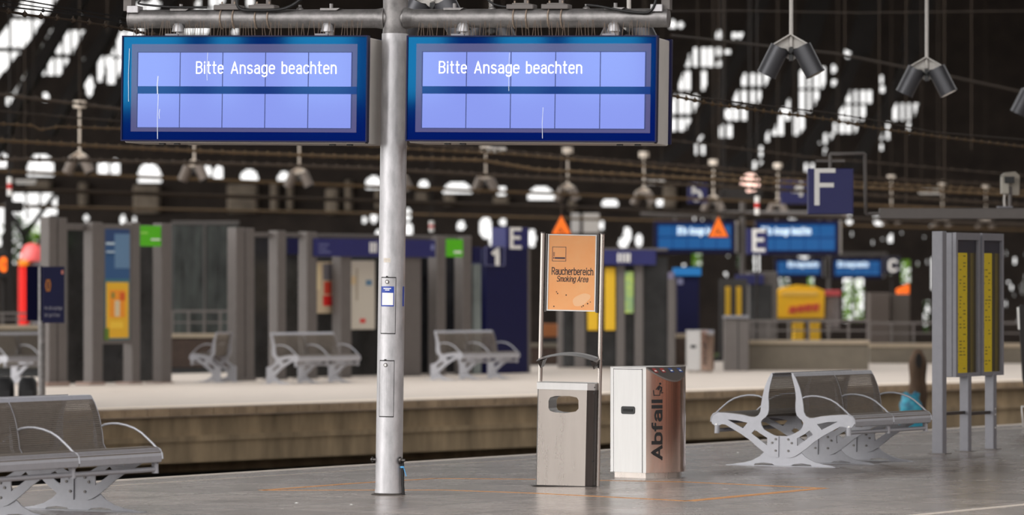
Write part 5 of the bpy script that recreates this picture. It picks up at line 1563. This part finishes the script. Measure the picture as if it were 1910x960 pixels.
for (xp, x0, x1, y, Y, nm) in ((1385, 1195, 1572, 399, YD + .25, 'grey mast carrying the two blurred far displays'), (1546, 1440, 1655, 474, YE + .25, 'distant mast carrying the two tiny displays')):
    p = W(xp, y, Y); t = thing('display_mast', nm, 'mast', (p.x, Y, 0))
    MB().tube([(0, 0, 0), (0, 0, p.z + .3)], .07, 12).build('pole', grey_paint_dark, t)
    MB().tube([(W(x0, y, Y).x - p.x, 0, p.z), (W(x1, y, Y).x - p.x, 0, p.z)], .075, 12).build('crossbeam', grey_paint_dark, t)

# notice board at the left
YN = 61.0
p = W(77, 757, YN)
t = thing('notice_board', 'dark blue folded notice board on a grey pole at the left', 'sign', (p.x, YN, 0))
k = YN / F
fx = lambda x: (x - 77) * k
fz = lambda y: CAMZ - (y - HY) * k
MB().tube([(0, .06, 0), (0, .06, fz(497))], .052, 14).build('pole', galv_dirty, t)
b = MB().cbox(fx(80), fx(123), -.05, -.01, fz(602), fz(497), .006).build('front_panel', navy, t)
MB().rings([[(fx(46), .25, z), (fx(80), -.03, z), (fx(80), .0, z), (fx(47), .28, z)] for z in (fz(598), fz(496))]).build('side_panel', mat('side navy', (10, 10, 34), .95, spec=.03), t)
MB().box(fx(121), fx(124), -.06, .0, fz(603), fz(497)).build('panel_edge', grey_paint_dark, t)
mb = MB()
for (x0, x1, y0, y1) in ((87, 94, 521, 523), (87, 94, 541, 543)): mb.box(fx(x0), fx(x1), -.054, -.050, fz(y1), fz(y0))
ring = lambda r_, rz_: [(fx(90.5) + r_ * math.cos(R(a)), fz(532) + rz_ * math.sin(R(a))) for a in range(0, 360, 30)]
mb.prism(ring(.038, .085), -.054, -.050, [ring(.024, .066)]); mb.box(fx(90), fx(91.2), -.054, -.05, fz(538), fz(526))
mb.build('orange_symbol', mat('orange symbol', (214, 130, 30), .5), b)
MB().box(fx(115), fx(119), -.054, -.05, fz(511), fz(504)).build('pink_mark', mat('pink mark', (214, 130, 110), .5), b)
for wds, y in (((('Hier', 84, 89), ('nicht', 91, 98), ('aussteigen', 100, 117)), 577), ((('Don\'t', 84, 91), ('get', 93, 98), ('off', 99.5, 103.5), ('here', 105, 112)), 590)):
    for wd, x0, x1 in wds:
        if not all(c in GLY for c in wd): continue
        mb = MB(); put_strokes(mb, wd, fx(x0), fx(x1), fz(y), fz(y - 6), -.054, wt=1.0); mb.build('lettering', mat('dim white print', (150, 148, 160), .5), b)
# dark bags in front
for i, (x, w_, nm) in enumerate(((8, 36, 'leftmost of the two beside the notice board pole'), (52, 34, 'touching the notice board pole'))):
    p = G(x, 756); kk = p.y / F
    t = thing('travel_bag', 'black travel bag on the far platform, ' + nm, 'bag', p, group='black bags by the notice board')
    mb = MB(); mb.smooth = True
    hh = 52 * kk / 1.0
    mb.rings([[(sx_ * (w_ / 2 * kk) * rr_ * math.copysign(abs(math.cos(a)) ** .5, math.cos(a)), .16 * rr_ * math.copysign(abs(math.sin(a)) ** .5, math.sin(a)), hh * zf) for sx_ in (1,) for a in [2 * math.pi * j / 20 for j in range(20)]] for rr_, zf in ((.9, 0), (1, .1), (1.02, .5), (.96, .85), (.7, 1))])
    mb.build('bag_body', mat('black bag cloth', (20, 20, 23), .6, bump=.3, scale=10), t)
    MB().tube([(-.06, 0, hh * .97), (-.05, 0, hh * 1.08), (.05, 0, hh * 1.08), (.06, 0, hh * .97)], .014, 6).build('handle', black_plastic, t)
    MB().box(-w_ / 2 * kk * .7, w_ / 2 * kk * .7, -.19, -.14, hh * .15, hh * .55).build('pocket', mat('dark bag pocket', (30, 30, 34), .6), t)

# far left: train front, signal lamp, posts; small markers and clock
YT = 125.0
t = froot('train', 'red and orange train nose glimpsed at the far left', 'train', 45, YT)
k = YT / F
tx = lambda x: (x - 45) * k
tz = lambda y: CAMZ - (y - HY) * k
mb = MB(); mb.smooth = True
mb.rings([[(tx(54) + r_ * 20 * k * math.cos(2 * math.pi * j / 20), .8 + r_ * .8 * math.sin(2 * math.pi * j / 20), tz(y)) for j in range(20)] for r_, y in ((.98, 486), (1, 480), (.92, 468), (.68, 458), (.3, 454), (.05, 453))])
mb.build('dome', mat('pinkish red dome', (246, 120, 118), .4, emit=(250, 90, 90), estr=.35), t)  # self-glow put into the dome, band and body colours
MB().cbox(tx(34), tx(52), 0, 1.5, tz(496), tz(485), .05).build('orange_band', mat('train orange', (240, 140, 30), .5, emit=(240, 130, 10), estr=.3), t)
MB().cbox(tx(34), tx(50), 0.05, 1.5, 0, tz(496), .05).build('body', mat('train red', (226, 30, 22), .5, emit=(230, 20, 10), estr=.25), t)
MB().cbox(tx(52), tx(76), 0.2, 1.5, 0, tz(487), .05).build('side_wall', mat('grey side', (110, 106, 110), .6), t)
t = froot('signal_lamp', 'round orange signal lamp glowing at the left picture edge', 'signal', 6, 110)
k = 110 / F
MB().tube([(0, .12, 0), (0, .12, CAMZ + 1.3)], .06, 10).build('signal_post', dark_iron, t)
b = MB().cbox(-18 * k, 16 * k, 0, .2, CAMZ - (518 - HY) * k, CAMZ - (468 - HY) * k, .02).build('signal_head', black_plastic, t)
mb = MB(); mb.prism([(1 * k + 8 * k * math.cos(R(a)), CAMZ - (493 - HY) * k + 14 * k * math.sin(R(a))) for a in range(0, 360, 20)], -.03, .01); ln = mb.build('orange_lens', mat('glowing orange', (255, 120, 20), .4, emit=(255, 110, 10), estr=1.0), b)
mb = MB(); mb.box(-1 * k, 4 * k, -.045, -.03, CAMZ - (499 - HY) * k, CAMZ - (487 - HY) * k); mb.build('lens_mark', mat('dark orange', (190, 80, 20), .5), ln)
for x, y0, y1, Y, nm in ((18, 330, 365, 86, 'at the far left'), (1412, 366, 400, 86, 'right of the station clock'), (805, 412, 432, 106, 'just right of the mast')):
    p = W(x, y1, Y); k = Y / F; h = (y1 - y0) * k
    t = thing('marker_post', 'small red and white banded marker ' + nm, 'marker', (p.x, Y, 0), group='red and white markers')
    MB().tube([(0, -.03, p.z), (0, -.03, 15.5)], .012, 6).build('hanger_rod', dark_iron, t)
    MB().tube([(0, -.03, p.z), (0, -.03, p.z + h)], 4.5 * k, 12).build('white_band', white_paint, t)
    MB().tube([(0, -.03, p.z + h * .36), (0, -.03, p.z + h * .64)], 4.7 * k, 12).build('red_band', red, t)
p = W(1399, 341, 130); k = 130 / F
t = thing('station_clock', 'round glowing pinkish clock face partly hidden by dark beams', 'clock', (p.x, 130, p.z))
MB().tube([(0, 0, 0), (0, .2, 0)], 19 * k, 24).build('clock_case', mat('clock case', (60, 50, 46), .6), t)
MB().tube([(0, -.01, 0), (0, .0, 0)], 17.5 * k, 24).build('clock_face', mat('glowing clock face', (255, 215, 200), .5, emit=(255, 206, 190), estr=1.0), t)
MB().tube([(0, .1, 18 * k), (0, .1, 15.5 - p.z)], .03, 8).build('hanger', dark_iron, t)
for (x0, x1, y, nm) in ((1345, 1392, 352, 'left'), (1340, 1420, 362, 'lower')):
    Yk = 126 + 2 * (nm == 'lower')
    p = W(x0, y, Yk); q = W(x1, y + 4, Yk)
    t = thing('steel_bracket', 'dark steel bracket cluttering the %s side of the clock' % nm, 'bracket', p)
    mb = MB(); mb.bar((0, 0, 0), q - p, .22); mb.bar((0, 0, -.15), q - p + Vector((0, 0, .15)), .1); mb.build('bracket_bars', dark_iron, t)
    MB().tube([(.1, .1, 0), (.1, .1, 15.5 - p.z)], .02, 6).build('hanger', dark_iron, t)
# lattice of the open hall end at the far left
for i, (x0, y0, x1, y1) in enumerate(((106, 358, 46, 438), (22, 400, 44, 440), (44, 440, 44, 500), (48, 360, 52, 410), (76, 360, 74, 390), (20, 384, 100, 382))):
    struct(MB().bar(W(x0, y0, 150), W(x1, y1, 150), .16 if i in (0, 1, 2) else .08).build('trim_%d' % (20 + i), dark_iron))
t = froot('lattice_post', 'dark lattice post at the far left edge', 'post', 18, 98)
MB().bar((0, 0, 0), (0, 0, W(0, 300, 98).z), .12).build('shaft', dark_iron, t)
MB().cbox(-.1, .30, -.1, .15, W(0, 395, 98).z, W(0, 376, 98).z, .02).build('junction_box', dark_iron, t)

# shrubs and a lawn in the daylight beyond the hall
leaf = mat('leaves in painted sunlight', (150, 190, 60), .6, var=.4, scale=2)
leaf_dark = mat('leaves in painted shade', (70, 100, 50), .7, var=.4, scale=2)  # leaf greens with sunlight and shade put into the colour
struct(MB().box(-140, 140, 162, 260, -1.0, -.9).build('ground_2', mat('outdoor grass', (120, 150, 70), .9, var=.2, scale=1)))
for i, (x, y, r_, Y, nm) in enumerate(((30, 448, .9, 172, 'in the far left opening'), (64, 452, .7, 174, 'right of the signal lamp opening'), (1601, 570, 1.0, 172, 'in the bright gap under the tiny display'), (1462, 528, .8, 176, 'above the yellow booth'),
                                         (1512, 528, .7, 178, 'above the booth end'), (1690, 512, .8, 174, 'above the brown boxes'), (1730, 588, .9, 172, 'beside the timetable stand'), (1231, 566, .6, 174, 'between the two display groups'),
                                         (1300, 482, .7, 176, 'over the navy cabinet'), (1382, 490, .7, 174, 'beside the letter E'))):
    p = W(x, y, Y)
    t = thing('shrub', 'bright green sunlit shrub glimpsed ' + nm, 'shrub', (p.x, Y, -.9), group='shrubs outside the hall')
    zc = p.z + .9
    mb = MB()
    for j in range(260):
        a, b, rr_ = random.uniform(0, 6.283), random.uniform(-1, 1), r_ * random.uniform(.5, 1)
        q = Vector((rr_ * math.cos(a) * math.sqrt(1 - b * b) * .8, rr_ * math.sin(a) * math.sqrt(1 - b * b), zc + rr_ * b * 1.2))
        u = Vector((random.uniform(-1, 1), random.uniform(-1, 1), random.uniform(-1, 1))).normalized() * .14; v = u.cross(Vector((random.random(), random.random(), 1))).normalized() * .09
        mb.add([q - u, q + v, q + u, q - v], [(0, 1, 2, 3)])
    mb.build('foliage', leaf if i % 3 else leaf_dark, t)
    MB().tube([(0, 0, 0), (.04, 0, zc * .5), (0, 0, zc)], [.07, .05, .03], 8).build('trunk', wood_brown, t)
